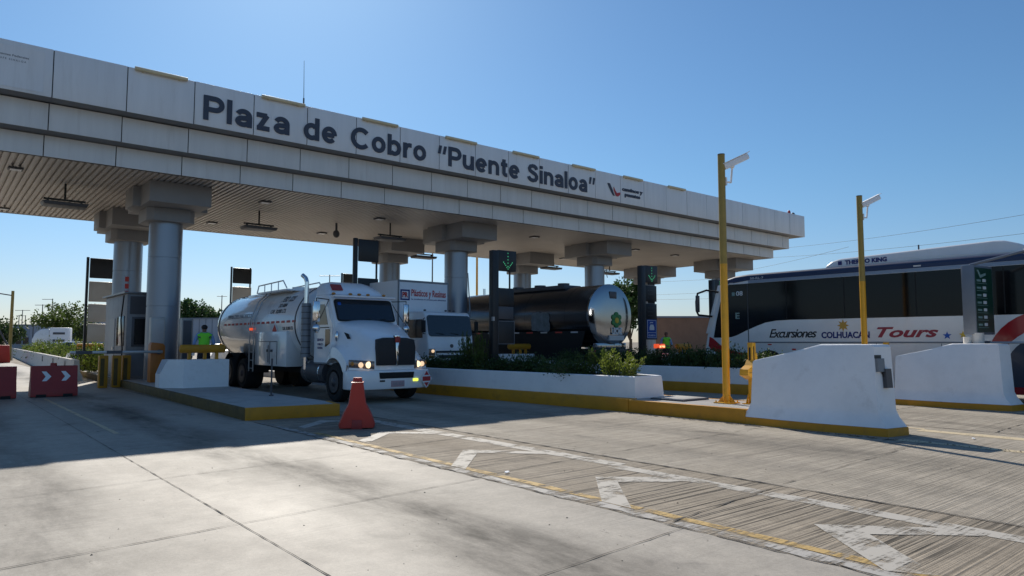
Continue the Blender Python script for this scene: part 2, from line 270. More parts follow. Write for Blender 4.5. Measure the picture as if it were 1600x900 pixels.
# ---------------------------------------------------------------- mesh helpers
class G:
    """collects shapes for ONE mesh object, in world metres"""
    def __init__(s): s.bm = bmesh.new(); s.mi = 0
    def _tag(s, fs):
        for f in fs: f.material_index = s.mi
    def box(s, x0, x1, y0, y1, z0, z1, bev=0.0, rot=None, piv=None):
        b = bmesh.new(); bmesh.ops.create_cube(b, size=1)
        for v in b.verts:
            v.co = Vector(((x0 + x1) / 2 + v.co.x * (x1 - x0), (y0 + y1) / 2 + v.co.y * (y1 - y0), (z0 + z1) / 2 + v.co.z * (z1 - z0)))
        if bev: bmesh.ops.bevel(b, geom=list(b.edges), offset=bev, segments=2, affect='EDGES', profile=0.5)
        if rot is not None:
            p = Vector(piv) if piv else Vector(((x0 + x1) / 2, (y0 + y1) / 2, (z0 + z1) / 2))
            for v in b.verts: v.co = rot @ (v.co - p) + p
        return s.merge(b)
    def merge(s, b):
        mp = {}
        for v in b.verts: mp[v] = s.bm.verts.new(v.co)
        for f in b.faces:
            try: nf = s.bm.faces.new([mp[v] for v in f.verts]); nf.material_index = s.mi
            except ValueError: pass
        b.free(); return s
    def quad(s, *pts):
        f = s.bm.faces.new([s.bm.verts.new(p) for p in pts]); f.material_index = s.mi; return s
    def cyl(s, a, b, r0, r1=None, seg=16, cap=True):
        a = Vector(a); b = Vector(b); r1 = r0 if r1 is None else r1
        q = (b - a).to_track_quat('Z', 'Y')
        ra = []; rb = []
        for i in range(seg):
            t = 2 * math.pi * i / seg; u = q @ Vector((math.cos(t), math.sin(t), 0))
            ra.append(s.bm.verts.new(a + u * r0)); rb.append(s.bm.verts.new(b + u * r1))
        fs = [s.bm.faces.new((ra[i], ra[(i + 1) % seg], rb[(i + 1) % seg], rb[i])) for i in range(seg)]
        if cap:
            fs.append(s.bm.faces.new(ra[::-1])); fs.append(s.bm.faces.new(rb))
        s._tag(fs); return s
    def tube(s, pts, r, seg=8):
        for a, b in zip(pts, pts[1:]): s.cyl(a, b, r, seg=seg)
        for p in pts[1:-1]: s.ball(p, (r, r, r), 8, 6)
        return s
    def ball(s, c, rad, u=16, v=10):
        b = bmesh.new(); bmesh.ops.create_uvsphere(b, u_segments=u, v_segments=v, radius=1)
        for q in b.verts: q.co = Vector((c[0] + q.co.x * rad[0], c[1] + q.co.y * rad[1], c[2] + q.co.z * rad[2]))
        return s.merge(b)
    def prism(s, pts, axis, a, b, bev=0.0):
        """2-D outline pts swept along axis from a to b.  axis x: pts=(y,z); y: (x,z); z: (x,y)"""
        k = bmesh.new()
        def P(p, t): return {'x': (t, p[0], p[1]), 'y': (p[0], t, p[1]), 'z': (p[0], p[1], t)}[axis]
        A = [k.verts.new(P(p, a)) for p in pts]; B = [k.verts.new(P(p, b)) for p in pts]
        n = len(pts)
        for i in range(n): k.faces.new((A[i], A[(i + 1) % n], B[(i + 1) % n], B[i]))
        k.faces.new(A[::-1]); k.faces.new(B)
        bmesh.ops.recalc_face_normals(k, faces=k.faces)
        if bev: bmesh.ops.bevel(k, geom=list(k.edges), offset=bev, segments=2, affect='EDGES', profile=0.5)
        return s.merge(k)
    def plate(s, o, ux, uy, pts, t):
        """flat polygon of thickness t on the plane o,ux,uy, standing proud along ux x uy"""
        o = Vector(o); ux = Vector(ux).normalized(); uy = Vector(uy).normalized(); n = ux.cross(uy)
        k = bmesh.new()
        A = [k.verts.new(o + ux * p[0] + uy * p[1]) for p in pts]; B = [k.verts.new(o + ux * p[0] + uy * p[1] + n * t) for p in pts]
        m = len(pts)
        for i in range(m): k.faces.new((A[i], A[(i + 1) % m], B[(i + 1) % m], B[i]))
        k.faces.new(A[::-1]); k.faces.new(B)
        bmesh.ops.recalc_face_normals(k, faces=k.faces)
        return s.merge(k)
    def loft(s, rings, close=True, caps=True):
        V = [[s.bm.verts.new(p) for p in r] for r in rings]; fs = []
        for a, b in zip(V, V[1:]):
            n = len(a)
            for i in range(n if close else n - 1):
                j = (i + 1) % n
                try: fs.append(s.bm.faces.new((a[i], a[j], b[j], b[i])))
                except ValueError: pass
        if caps and close: fs.append(s.bm.faces.new(V[0][::-1])); fs.append(s.bm.faces.new(V[-1]))
        s._tag(fs); return s
    def text(s, txt, fn, width=None, height=1.0, depth=0.01, bold=0.0, shear=0.0, space=1.0):
        """lettering: fn(u, v, d) puts a point of the flat text into the world"""
        c = bpy.data.curves.new('t', 'FONT'); c.body = txt; c.size = 1; c.extrude = 0.5; c.offset = bold; c.shear = shear; c.resolution_u = 3; c.space_character = space
        o = bpy.data.objects.new('t', c); col.objects.link(o)
        me = bpy.data.meshes.new_from_object(o.evaluated_get(bpy.context.evaluated_depsgraph_get()))
        xs = [v.co.x for v in me.vertices]; x0, x1 = min(xs), max(xs)
        kx = (width / (x1 - x0)) if width else height / 0.69
        ky = height / 0.69
        vs_ = [s.bm.verts.new(fn((v.co.x - x0) * kx, v.co.y * ky, (v.co.z + 0.5) * depth)) for v in me.vertices]
        for p in me.polygons:
            try: f = s.bm.faces.new([vs_[i] for i in p.vertices]); f.material_index = s.mi
            except ValueError: pass
        bpy.data.objects.remove(o); bpy.data.curves.remove(c); bpy.data.meshes.remove(me)
        return s

def ell(cx, cy, rx, ry, a0, a1, n=18): return [(cx + rx * math.cos(R(a0 + (a1 - a0) * i / n)), cy + ry * math.sin(R(a0 + (a1 - a0) * i / n))) for i in range(n + 1)]
GLY = {
 'P': (.70, [[(.095, 0), (.095, 1)], [(.1, .905), (.40, .905)] + ell(.40, .675, .23, .23, 80, -80, 10) + [(.40, .445), (.1, .445)]]),
 'l': (.19, [[(.095, 0), (.095, 1)]]), 'i': (.19, [[(.095, 0), (.095, .74)], [(.095, .84), (.095, 1.0)]]),
 'a': (.62, [[(.52, 0), (.52, .46)] + ell(.305, .44, .215, .205, 10, 158, 10), ell(.285, .225, .185, .135, 75, 285, 12) + [(.42, .12), (.53, .24)], [(.285, .362), (.5, .385)]]),
 'z': (.58, [[(.05, .645), (.43, .645)], [(.44, .66), (.14, .08)], [(.07, .095), (.53, .095)]]),
 'd': (.66, [[(.56, 0), (.56, 1)], ell(.33, .37, .235, .28, 50, 310, 20)]), 'b': (.66, [[(.095, 0), (.095, 1)], ell(.33, .37, .235, .28, 130, -130, 20)]),
 'e': (.65, [ell(.325, .37, .23, .28, 0, 318, 22), [(.13, .365), (.53, .365)]]), 'o': (.66, [ell(.33, .37, .235, .28, 0, 180, 14), ell(.33, .37, .235, .28, 180, 360, 14)]),
 'C': (.86, [ell(.46, .5, .365, .41, 42, 318, 24)]), 'r': (.42, [[(.095, 0), (.095, .74)], [(.12, .42), (.15, .54), (.22, .62), (.31, .65), (.42, .645)]]),
 'u': (.64, [[(.095, .74), (.095, .30)] + ell(.30, .30, .205, .205, 190, 350, 10), [(.545, .0), (.545, .74)], [(.47, .18), (.54, .3)]]),
 'n': (.64, [[(.095, 0), (.095, .74)], ell(.32, .43, .225, .215, 170, 0, 10) + [(.545, 0)]]),
 't': (.42, [[(.20, .93), (.20, .24)] + ell(.335, .24, .135, .145, 190, 280, 6) + [(.40, .10)], [(.03, .645), (.40, .645)]]),
 'S': (.74, [[(.62, .73), (.585, .83), (.48, .9), (.35, .91), (.21, .865), (.145, .75), (.18, .64), (.29, .57), (.42, .52), (.55, .455), (.625, .35), (.62, .24), (.54, .135), (.38, .09), (.22, .12), (.12, .2), (.09, .29)]])}
def word(g, s, x0, x1, z, h, y, t=0.20, gap=0.10, depth=0.03):
    tw = sum(GLY[c][0] for c in s) + gap * (len(s) - 1); kx = (x1 - x0) / tw; cx = x0; nn = 0
    for c in s:
        for st in GLY[c][1]:
            P = [Vector((cx + px * kx, pz * h)) for px, pz in st]; th = t * h * .5; L_, R_ = [], []; nn += 1; yo = y - 0.0012 * (nn % 4)
            for i, q in enumerate(P):
                a = (P[i] - P[i - 1]).normalized() if i else (P[1] - P[0]).normalized(); b = (P[i + 1] - P[i]).normalized() if i < len(P) - 1 else a
                m = (a + b).normalized(); nv = Vector((-m.y, m.x)); k = th / max(.35, nv.dot(Vector((-a.y, a.x))))
                L_.append(q + nv * k); R_.append(q - nv * k)
            def V(q, yy): return g.bm.verts.new((q.x, yy, z + q.y))
            lf = [V(q, yo - depth) for q in L_]; rf = [V(q, yo - depth) for q in R_]; lb = [V(q, yo) for q in L_]; rb_ = [V(q, yo) for q in R_]
            for i in range(len(P) - 1):
                for f in ((lf[i], lf[i + 1], rf[i + 1], rf[i]), (lf[i], lb[i], lb[i + 1], lf[i + 1]), (rf[i], rf[i + 1], rb_[i + 1], rb_[i])): g.bm.faces.new(f)
            for i in (0, -1): g.bm.faces.new((lf[i], rf[i], rb_[i], lb[i]))
        cx += (GLY[c][0] + gap) * kx

def plane_fn(o, ux, uy):
    o = Vector(o); ux = Vector(ux).normalized(); uy = Vector(uy).normalized(); n = ux.cross(uy)
    return lambda u, v, t: o + ux * u + uy * v + n * t

def rrect(x0, x1, y0, y1, r, n=4):
    out = []
    for cx, cy, a0 in ((x1 - r, y1 - r, 0), (x0 + r, y1 - r, 90), (x0 + r, y0 + r, 180), (x1 - r, y0 + r, 270)):
        for i in range(n + 1):
            a = R(a0 + 90 * i / n); out.append((cx + r * math.cos(a), cy + r * math.sin(a)))
    return out

def origin_of(p):
    while p.parent: p = p.parent
    return Vector(p.location)

def obj(name, g, mats, parent=None, loc=None, ang=35, norm=True, label=None):
    if norm: bmesh.ops.recalc_face_normals(g.bm, faces=g.bm.faces)
    off = origin_of(parent) if parent else Vector(loc or (0, 0, 0))
    for v in g.bm.verts: v.co -= off
    me = bpy.data.meshes.new(name); g.bm.to_mesh(me); g.bm.free()
    for m in (mats if isinstance(mats, (list, tuple)) else [mats]): me.materials.append(M[m] if isinstance(m, str) else m)
    if ang:
        for p in me.polygons: p.use_smooth = True
        me.set_sharp_from_angle(angle=R(ang))
    o = bpy.data.objects.new(name, me); col.objects.link(o)
    if parent: o.parent = parent
    else: o.location = off
    if label: o['label'] = label
    return o
def tag(o, label=None, cat=None, group=None, kind=None):
    if label: o['label'] = label
    if cat: o['category'] = cat
    if group: o['group'] = group
    if kind: o['kind'] = kind
    return o
def thing(name, label, cat, loc, group=None):
    o = bpy.data.objects.new(name, None); col.objects.link(o); o.location = loc; o.empty_display_size = 0.2
    return tag(o, label, cat, group)
def struct(name, g, m, ang=0):
    return tag(obj(name, g, m, ang=ang), kind='structure')
def copy_tree(o, parent=None):
    c = o.copy(); col.objects.link(c); c.parent = parent
    for ch in [x for x in col.objects if x.parent == o]: copy_tree(ch, c)
    return c
def dup(o, loc, label, rz=None, group=None):
    c = copy_tree(o); c.location = loc; c['label'] = label
    if rz is not None: c.rotation_euler.z = rz
    if group: c['group'] = group
    return c
F = Vector((math.sin(R(YAW)), math.cos(R(YAW)), 0)); RT = Vector((math.cos(R(YAW)), -math.sin(R(YAW)), 0))

# ================================================================ GROUND
g = G(); g.quad((-900, -300, -0.06), (1500, -300, -0.06), (1500, 2500, -0.06), (-900, 2500, -0.06)); struct('ground', g, 'earth')
def sheet(name, m, x0, x1, y0, y1, z=0.0, z0=-0.05):
    g = G(); g.box(x0, x1, y0, y1, z0, z); return struct(name, g, m)
sheet('road', 'slab', -30, 5.1, -14, 140)
sheet('road', 'tined_old', 5.1, 7.40, -14, 140)
sheet('road', 'tined', 7.40, 62, -14, 140)
# joints: irregular dark strips lying on the slabs
g = G()
def joint(p, q, wd=0.022, rough=0.012, step=0.12, z=0.008, gap=0.0):
    p = Vector((*p, z)); q = Vector((*q, z)); L = (q - p).length; n = max(2, int(L / step)); dr = (q - p).normalized(); nn = Vector((-dr.y, dr.x, 0))
    prev = None
    for i in range(n + 1):
        c = p + dr * (L * i / n) + nn * random.uniform(-rough, rough); hw = wd / 2 * random.choice((0.55, 0.8, 1, 1, 1.25, 1.7))
        if gap and random.random() < gap: hw = 0.002
        a, b = g.bm.verts.new(c + nn * hw), g.bm.verts.new(c - nn * hw)
        if prev: g.bm.faces.new((prev[0], prev[1], b, a))
        prev = (a, b)
joint((2.2, -4), (2.2, 60), 0.008, 0.002)
joint((5.1, -4), (5.1, 14.2), 0.02, 0.02, gap=0.25)
joint((-1.6, -4), (-1.6, 60), 0.011, 0.003)
joint((7.39, -4), (7.41, 30), 0.026, 0.009)
for y, dy, k in ((0.6, .02, .1), (3.42, .08, .085), (6.18, .1, .107), (8.87, .1, .1), (11.6, .1, .09), (14.4, 0, .05), (17.1, 0, .03), (19.9, 0, .02), (22.7, 0, 0), (25.5, 0, 0), (28.3, 0, 0), (31.1, 0, 0)):
    joint((-8, y - 8 * k), (5.08, y + 5.08 * k), 0.0075, 0.004, gap=0.15)
for y in (1.4, 4.05, 6.85, 9.55, 12.3):
    joint((5.2, y), (7.35, y + 0.22), 0.015, 0.009, gap=0.1)
for y in (1.6, 4.3, 7.06, 9.8, 12.5, 15.2, 18):
    joint((7.5, y), (12.35, y + 0.28), 0.011, 0.008, gap=0.3); joint((14.6, y), (19.1, y + 0.2), 0.016, 0.01, gap=0.2)
joint((12.2, 5.0), (12.15, 11.5), 0.05, 0.035, step=0.07, gap=0.45)
joint((14.6, -3), (14.6, 12), 0.03, 0.012); joint((19.0, 3), (19.0, 12), 0.02, 0.01)
struct('road_joint', g, 'joint')
# painted markings
def marking(polys, m, z=0.004):
    g = G()
    for p in polys: g.bm.faces.new([g.bm.verts.new((x, y, z)) for x, y in p])
    return struct('lane_marking', g, m)
def wavy(x0, x1, y0, y1, j=0.02, step=0.3):
    n = int((y1 - y0) / step); L = [(x0 + random.uniform(-j, j), y0 + (y1 - y0) * i / n) for i in range(n + 1)]
    Rr = [(x1 + random.uniform(-j, j), y0 + (y1 - y0) * i / n) for i in range(n, -1, -1)]
    return L + Rr
marking([wavy(5.13, 5.27, -2, 14.0, 0.03)], 'wline2'); marking([wavy(5.30, 5.42, -2, 11.9, 0.012)], 'yline')
marking([wavy(6.80, 7.03, -2, 6.3, 0.012), wavy(6.9, 7.16, 6.3, 14.1, 0.012)], 'wline')
chev = [
    [(6.19, 5.94), (6.78, 5.43), (6.80, 5.10), (6.62, 5.18), (6.16, 5.56), (5.30, 4.61), (5.30, 5.00)],
    [(6.22, 8.66), (6.89, 7.86), (6.89, 7.56), (6.20, 8.28), (5.30, 7.33), (5.28, 7.62)],
    [(6.08, 3.20), (6.79, 2.45), (6.79, 2.12), (6.12, 2.74), (5.42, 1.97), (5.24, 2.25)],
    [(6.32, 11.30), (6.89, 10.75), (6.89, 10.42), (6.30, 10.98), (5.48, 10.2), (5.45, 10.5)],
    [(6.25, 13.7), (6.89, 13.1), (6.89, 12.8), (6.25, 13.35), (5.45, 12.6), (5.45, 12.9)],
    [(6.10, 0.55), (6.79, -0.15), (6.79, -0.45), (6.12, 0.15), (5.40, -0.6), (5.28, -0.3)]]
marking(chev, 'wline', 0.006)
marking([wavy(12.25, 12.45, -3, 5.0, 0.03), wavy(13.80, 14.12, -3, 5.3, 0.03), wavy(14.15, 14.3, 5.3, 10.8, 0.03), wavy(19.05, 19.25, -3, 5.2, 0.03), wavy(2.6, 2.68, 14, 24, 0.01)], 'cream')

# ================================================================ ISLANDS (raised pavements with painted kerbs)
def island(poly, z, topm, kerbm, inset=0.16):
    g = G(); g.prism(poly, 'z', -0.04, z, bev=0.02)
    o = struct('pavement_island', g, topm, ang=30)
    # painted kerb face wraps the island 6 mm proud
    cx = sum(p[0] for p in poly) / len(poly); cy = sum(p[1] for p in poly) / len(poly)
    return o
def kerb_run(pts, z0, z1, wd, m, name='kerb'):
    """kerb of width wd along pts (left side of travel is outer face)"""
    g = G()
    for (ax, ay), (bx, by) in zip(pts, pts[1:]):
        dv = Vector((bx - ax, by - ay, 0)); n = Vector((-dv.y, dv.x, 0)).normalized()
        a = Vector((ax, ay, 0)); b = Vector((bx, by, 0))
        g.prism([(a.x, a.y), (b.x, b.y), (b.x - n.x * wd, b.y - n.y * wd), (a.x - n.x * wd, a.y - n.y * wd)], 'z', z0, z1, bev=0.012)
    return struct(name, g, m, ang=30)
# island 1
island([(5.12, 14.68), (6.98, 14.40), (7.12, 15.2), (7.25, 40), (5.68, 40), (5.34, 24)], 0.25, 'island', None)
kerb_run([(7.16, 15.2), (7.0, 14.34), (5.06, 14.62)][::-1], -0.03, 0.256, -0.10, 'yellow')
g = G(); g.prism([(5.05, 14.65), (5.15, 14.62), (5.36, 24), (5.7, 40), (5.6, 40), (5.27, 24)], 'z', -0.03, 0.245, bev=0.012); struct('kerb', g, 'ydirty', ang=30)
# islands 2, 3 and 4: pavement, kerb
def toll_island(dx, first):
    X = lambda v: v + dx
    island([(X(12.5), 7.9), (X(14.1), 7.9), (X(14.2), 40), (X(12.06), 40), (X(12.06), 18.5), (X(12.5), 10.9)], 0.28, 'island', None)
    g = G(); g.prism([(X(12.40), 7.86), (X(12.51), 7.86), (X(12.51), 10.84), (X(12.40), 10.84)], 'z', -0.03, 0.285, bev=0.012)
    g.prism([(X(12.51), 7.80), (X(14.18), 7.80), (X(14.18), 7.90), (X(12.51), 7.90)], 'z', -0.03, 0.285, bev=0.012)
    g.prism([(X(14.09), 7.92), (X(14.2), 7.92), (X(14.28), 40), (X(14.18), 40)], 'z', -0.03, 0.285, bev=0.012)
    struct('kerb', g, 'yellow', ang=30)
toll_island(0, True); toll_island(6.78, False); toll_island(13.6, False)

# ================================================================ PLANTERS
def planter(dx, label):
    X = lambda v: v + dx
    t = thing('planter', label, 'planter', (X(13.2), 14, 0.0), 'planters on the toll islands')
    out = [(X(12.66), 10.86), (X(13.68), 10.84), (X(14.05), 12.2), (X(14.1), 26), (X(12.0), 26), (X(12.0), 18.5)]
    inn = [(X(12.84), 11.02), (X(13.58), 11.0), (X(13.88), 12.25), (X(13.93), 25.8), (X(12.18), 25.8), (X(12.18), 18.5)]
    g = G()
    def ring(pl, z): return [(x, y, z) for x, y in pl]
    # wall as a tube: outer up, rim, inner down
    out2 = [(x + (0.03 if x < X(13) else -0.03), y + (0.03 if y < 11 else 0)) for x, y in out]
    g.loft([ring(out, 0.285), ring(out2, 0.78), ring([(a[0] * 0.85 + b[0] * 0.15, a[1] * 0.85 + b[1] * 0.15) for a, b in zip(out2, inn)], 0.795), ring(inn, 0.79), ring(inn, 0.6)], caps=False)
    obj('planter_wall', g, 'whitewall', t)
    g = G(); base = [(X(12.40), 10.86), (X(12.66), 10.80), (X(12.72), 10.86), (X(12.10), 18.5), (X(12.1), 26), (X(11.93), 26), (X(11.93), 18.5)]
    g.prism(base, 'z', -0.03, 0.30, bev=0.015); obj('painted_base', g, 'yellow', t)
    g = G(); g.prism(inn, 'z', 0.55, 0.66); obj('soil', g, 'soil', t)
    return t
planter(0, 'long white planter with yellow base, right of the white tanker truck, end nearest the camera')
planter(6.78, 'long white planter with yellow base partly hidden behind the tall yellow pole')

# ================================================================ CRASH BARRIER NOSES
def barrier(dx, dy, label):
    P = [(12.50, 7.78, 1.24), (12.53, 6.95, 1.42), (12.56, 6.40, 1.55), (12.60, 5.42, 1.55), (13.10, 5.33, 1.55), (13.72, 6.40, 1.55), (13.85, 6.95, 1.42), (13.92, 7.78, 1.24)]
    P = [(x + dx, y + dy, z) for x, y, z in P]
    cx = sum(p[0] for p in P) / 8; cy = sum(p[1] for p in P) / 8
    t = thing('crash_barrier', label, 'concrete barrier', (cx, cy, 0), 'white crash barriers at the island ends')
    def ring(k, z, top=False, dz=0.0):
        out = []
        for x, y, zt in P:
            vx, vy = x - cx, y - cy; L = math.hypot(vx, vy); out.append((x + vx / L * k, y + vy / L * k, zt + dz if top else z))
        return out
    g = G(); g.loft([ring(0.17, 0.14), ring(0.15, 0.17), ring(0.05, 0.30), ring(0.0, 0.42), ring(-0.05, 0, True, -0.035), ring(-0.085, 0, True, 0.0), ring(-0.3, 0, True, 0.004)])
    obj('barrier_body', g, 'whitewall', t, ang=40)
    g = G(); g.loft([ring(0.20, -0.03), ring(0.19, 0.135), ring(0.12, 0.14)]); obj('painted_base', g, 'yellow', t)
    return t, P
b1, P1 = barrier(0, 0, 'white concrete crash barrier with meter boxes on its end, nearest the camera')
g = G(); o3 = P1[3]; o4 = P1[4]
ux = Vector((o4[0] - o3[0], o4[1] - o3[1], 0)); uy = Vector((0, 0.06, 1)); base = Vector((o3[0], o3[1] - 0.005, 0)) + ux * 0.02
g.plate((base.x, base.y + 0.02, 0), ux, (0, 0.06, 1), [(0.03, 1.08), (0.22, 1.08), (0.22, 1.31), (0.03, 1.31)], 0.10); obj('meter_box', g, 'grey', b1)
g = G(); g.plate((base.x, base.y + 0.02, 0), ux, (0, 0.06, 1), [(0.20, 0.80), (0.36, 0.80), (0.36, 1.13), (0.20, 1.13)], 0.12); obj('meter_box', g, 'dgrey', b1)
g = G(); g.plate((base.x, base.y + 0.02, 0), ux, (0, 0.06, 1), [(0.02, 1.31), (0.2, 1.31), (0.2, 1.37), (0.02, 1.37)], 0.06)
g.tube([(base.x + 0.14, base.y, 1.12), (base.x + 0.2, base.y - 0.03, 0.98), (base.x + 0.3, base.y - 0.03, 0.86)], 0.012, 6); obj('conduit', g, 'black', b1)
b2, P2 = barrier(6.78, 0.08, 'white concrete crash barrier under the green rate board')
g = G(); q3, q4 = P2[3], P2[4]; ux = Vector((q4[0] - q3[0], q4[1] - q3[1], 0))
g.plate((q3[0] + ux.x * 0.42, q3[1] + ux.y * 0.42 + 0.02, 0), ux, (0, 0.05, 1), rrect(0, 0.16, 0.95, 1.32, 0.03), 0.02); obj('slot_cover', g, 'black', b2)

# ================================================================ CANOPY
T = thing('toll_canopy', 'long white and grey toll plaza canopy on steel columns, lettered Plaza de Cobro', 'toll canopy', (15, 30, 0))
ZT, Z1, Z2, Z3 = 9.86, 8.48, 7.67, 7.02
XL, XR = -12.0, 44.31; Y1, Y2, Y3 = 23.30, 23.85, 24.40; YB1, YB2, YB3 = 37.5, 36.95, 36.4
seams = [2.40 - 1.88 * i for i in range(8, 0, -1)] + [2.40, 4.28, 6.19, 8.07, 9.94, 11.83, 13.68] + [13.68 + 1.797 * i for i in range(1, 18)]
def row(name, y, z0, z1, xr, m, off=0.0):
    g = G(); g.box(XL + 0.1, xr - 0.03, y + 0.03, y + 0.2, z0 + 0.012, z1 - 0.005); obj('panel_backing', g, 'seam', T)
    g = G(); xs = [XL] + [s + off for s in seams if XL < s + off < xr - 0.25] + [xr]
    for a, b in zip(xs, xs[1:]):
        dz = random.uniform(-0.004, 0.004); dy = random.uniform(-0.004, 0.004)
        g.box(a + 0.014, b - 0.014, y + dy, y + 0.035 + dy, z0 + dz, z1 + dz, bev=0.004)
    obj(name, g, m, T)
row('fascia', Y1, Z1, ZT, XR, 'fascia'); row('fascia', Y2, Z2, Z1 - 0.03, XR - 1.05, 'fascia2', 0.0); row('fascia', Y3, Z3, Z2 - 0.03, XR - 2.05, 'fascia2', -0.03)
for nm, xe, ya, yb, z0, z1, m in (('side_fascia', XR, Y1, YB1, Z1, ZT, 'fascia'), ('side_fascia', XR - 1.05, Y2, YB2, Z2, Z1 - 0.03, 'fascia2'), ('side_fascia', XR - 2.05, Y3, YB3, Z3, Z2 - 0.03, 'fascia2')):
    g = G(); n = 8
    for i in range(n):
        a = ya + (yb - ya) * i / n; b = ya + (yb - ya) * (i + 1) / n
        g.box(xe - 0.03, xe, a + (0.045 if i == 0 else 0.009), b - 0.009, z0, z1)
    obj(nm, g, m, T)
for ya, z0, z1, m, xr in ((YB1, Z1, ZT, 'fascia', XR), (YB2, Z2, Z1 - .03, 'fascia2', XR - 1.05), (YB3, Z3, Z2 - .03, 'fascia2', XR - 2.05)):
    g = G(); g.box(XL, xr - 0.04, ya - 0.03, ya, z0, z1); obj('rear_fascia', g, m, T)
g = G()
g.box(XL, XR - 0.04, Y1 + 0.04, Y2 - 0.005, Z1 + 0.002, Z1 + 0.02); g.box(XL, XR - 1.1, Y2 + 0.04, Y3 - 0.005, Z2 + 0.002, Z2 + 0.02)
g.box(XR - 1.02, XR - 0.04, Y2 + 0.01, YB1 - 0.04, Z1 + 0.002, Z1 + 0.02); g.box(XR - 2.02, XR - 1.1, Y3 + 0.01, YB2 - 0.04, Z2 + 0.002, Z2 + 0.02)
obj('ledge_soffit', g, 'cap', T)
g = G(); g.box(XL, XR - 0.05, Y1 + 0.05, YB1 - 0.05, ZT - 0.25, ZT - 0.2); obj('roof_deck', g, 'grey', T)
# ribbed soffit: real corrugation along Y
g = G(); x = XL + 0.06; xs = []
while x < XR - 2.1:
    xs += [(x, 0), (x + 0.012, 0.085), (x + 0.075, 0.085), (x + 0.087, 0)]; x += 0.19
a = [g.bm.verts.new((x, Y3 + 0.04, Z3 + 0.03 + z)) for x, z in xs]; b = [g.bm.verts.new((x, YB3 - 0.03, Z3 + 0.03 + z)) for x, z in xs]
for i in range(len(xs) - 1): g.bm.faces.new((a[i], a[i + 1], b[i + 1], b[i]))
g.box(XL, XR - 2.1, Y3 + 0.05, YB3 - 0.04, Z3 + 0.13, Z3 + 0.18)
obj('soffit', g, 'soffit', T, ang=0, norm=False)
# columns with stepped capitals
def column(cx, cy, mark=False):
    g = G(); r = 0.56
    zs = [0.2, 2.75, 2.76, 4.6, 4.61, 5.86]
    prof = [(0.2, r), (2.85, r), (2.855, r - 0.02), (2.875, r - 0.02), (2.88, r), (4.60, r), (4.605, r - 0.02), (4.625, r - 0.02), (4.63, r), (5.88, r)]
    g.loft([[(cx + rr * math.cos(2 * math.pi * i / 40), cy + rr * math.sin(2 * math.pi * i / 40), z) for i in range(40)] for z, rr in prof])
    c = obj('column', g, 'colsteel', T, ang=30)
    g = G(); k = 0.42
    def octo(w_, d_, ch): return [(cx - w_, cy - d_ + ch), (cx - w_ + ch, cy - d_), (cx + w_ - ch, cy - d_), (cx + w_, cy - d_ + ch), (cx + w_, cy + d_ - ch), (cx + w_ - ch, cy + d_), (cx - w_ + ch, cy + d_), (cx - w_, cy + d_ - ch)]
    g.prism(octo(0.80, 0.80, 0.2), 'z', 5.88, 6.34, bev=0.008)
    g.prism([(cx - 1.0, cy - 1.9), (cx + 1.0, cy - 1.9), (cx + 1.0, cy - 0.6), (cx + 1.25, cy - 0.6), (cx + 1.25, cy + 0.6), (cx + 1.0, cy + 0.6), (cx + 1.0, cy + 1.4), (cx - 1.0, cy + 1.4), (cx - 1.0, cy + 0.6), (cx - 1.25, cy + 0.6), (cx - 1.25, cy - 0.6), (cx - 1.0, cy - 0.6)], 'z', 6.343, Z3 + 0.03, bev=0.008)
    obj('capital', g, 'cap', c)
    if mark:
        g = G()
        for z in (3.55, 3.85, 4.15):
            g.plate((cx - 0.12, cy - 0.575, z), (1, 0, 0), (0, 0, 1), [(-0.07, 0), (0.07, 0), (0.07, 0.2), (-0.07, 0.2)], 0.03)
        obj('stencil_mark', g, 'redrefl', c)
for i, cx in enumerate((6.55, 19.45, 29.0, 41.2)):
    column(cx, 27.75); column(cx - (0.05 if i else 0.0), 34.0, mark=(i == 0))
# amber tubes along the top edge
g = None
for a, b in [(4.45, 5.94), (8.29, 9.8), (12.03, 13.52), (15.74, 17.28), (19.26, 20.75), (22.87, 24.37), (26.43, 27.85), (29.98, 31.42)]:
    g = G(); g.cyl((a, Y1 - 0.07, ZT - 0.03), (b, Y1 - 0.07, ZT - 0.03), 0.062, seg=12); g.box(a + 0.2, a + 0.26, Y1 - 0.06, Y1 + 0.04, ZT - 0.1, ZT - 0.06); g.box(b - 0.26, b - 0.2, Y1 - 0.06, Y1 + 0.04, ZT - 0.1, ZT - 0.06)
    obj('tube_light', g, 'tubelight', T)
# lettering
def ctext(name, s, x0, x1, z, h, m, bold=0.035, space=1.0, depth=0.03):
    g = G(); g.text(s, plane_fn((x0, Y1 - 0.006, z), (1, 0, 0), (0, 0, 1)), width=x1 - x0, height=h, depth=depth, bold=bold, space=space); obj(name, g, m, T, ang=0, norm=False)
for s_, xa, xb in (('Plaza', 6.45, 9.30), ('de', 9.80, 11.05), ('Cobro', 11.60, 14.84), ('Puente', 15.90, 19.66), ('Sinaloa', 20.12, 23.88)):
    g = G(); word(g, s_, xa, xb, 8.68, 0.80, Y1 - 0.008); obj('lettering', g, 'letter', T, ang=0)
for x, z_, q in ((15.40, 9.12, 0), (15.63, 9.12, 0), (24.02, 9.12, 1), (24.26, 9.12, 1)):
    g = G(); g.plate((x, Y1 - 0.006, z_), (1, 0, 0), (0, 0, 1), [(0.0, 0.0), (0.12, 0.0), (0.19, 0.33), (0.07, 0.33)] if q == 0 else [(0.0, 0.0), (0.09, 0.0), (0.17, 0.33), (0.05, 0.33)], 0.03); obj('quotation_mark', g, 'letter', T, ang=0)
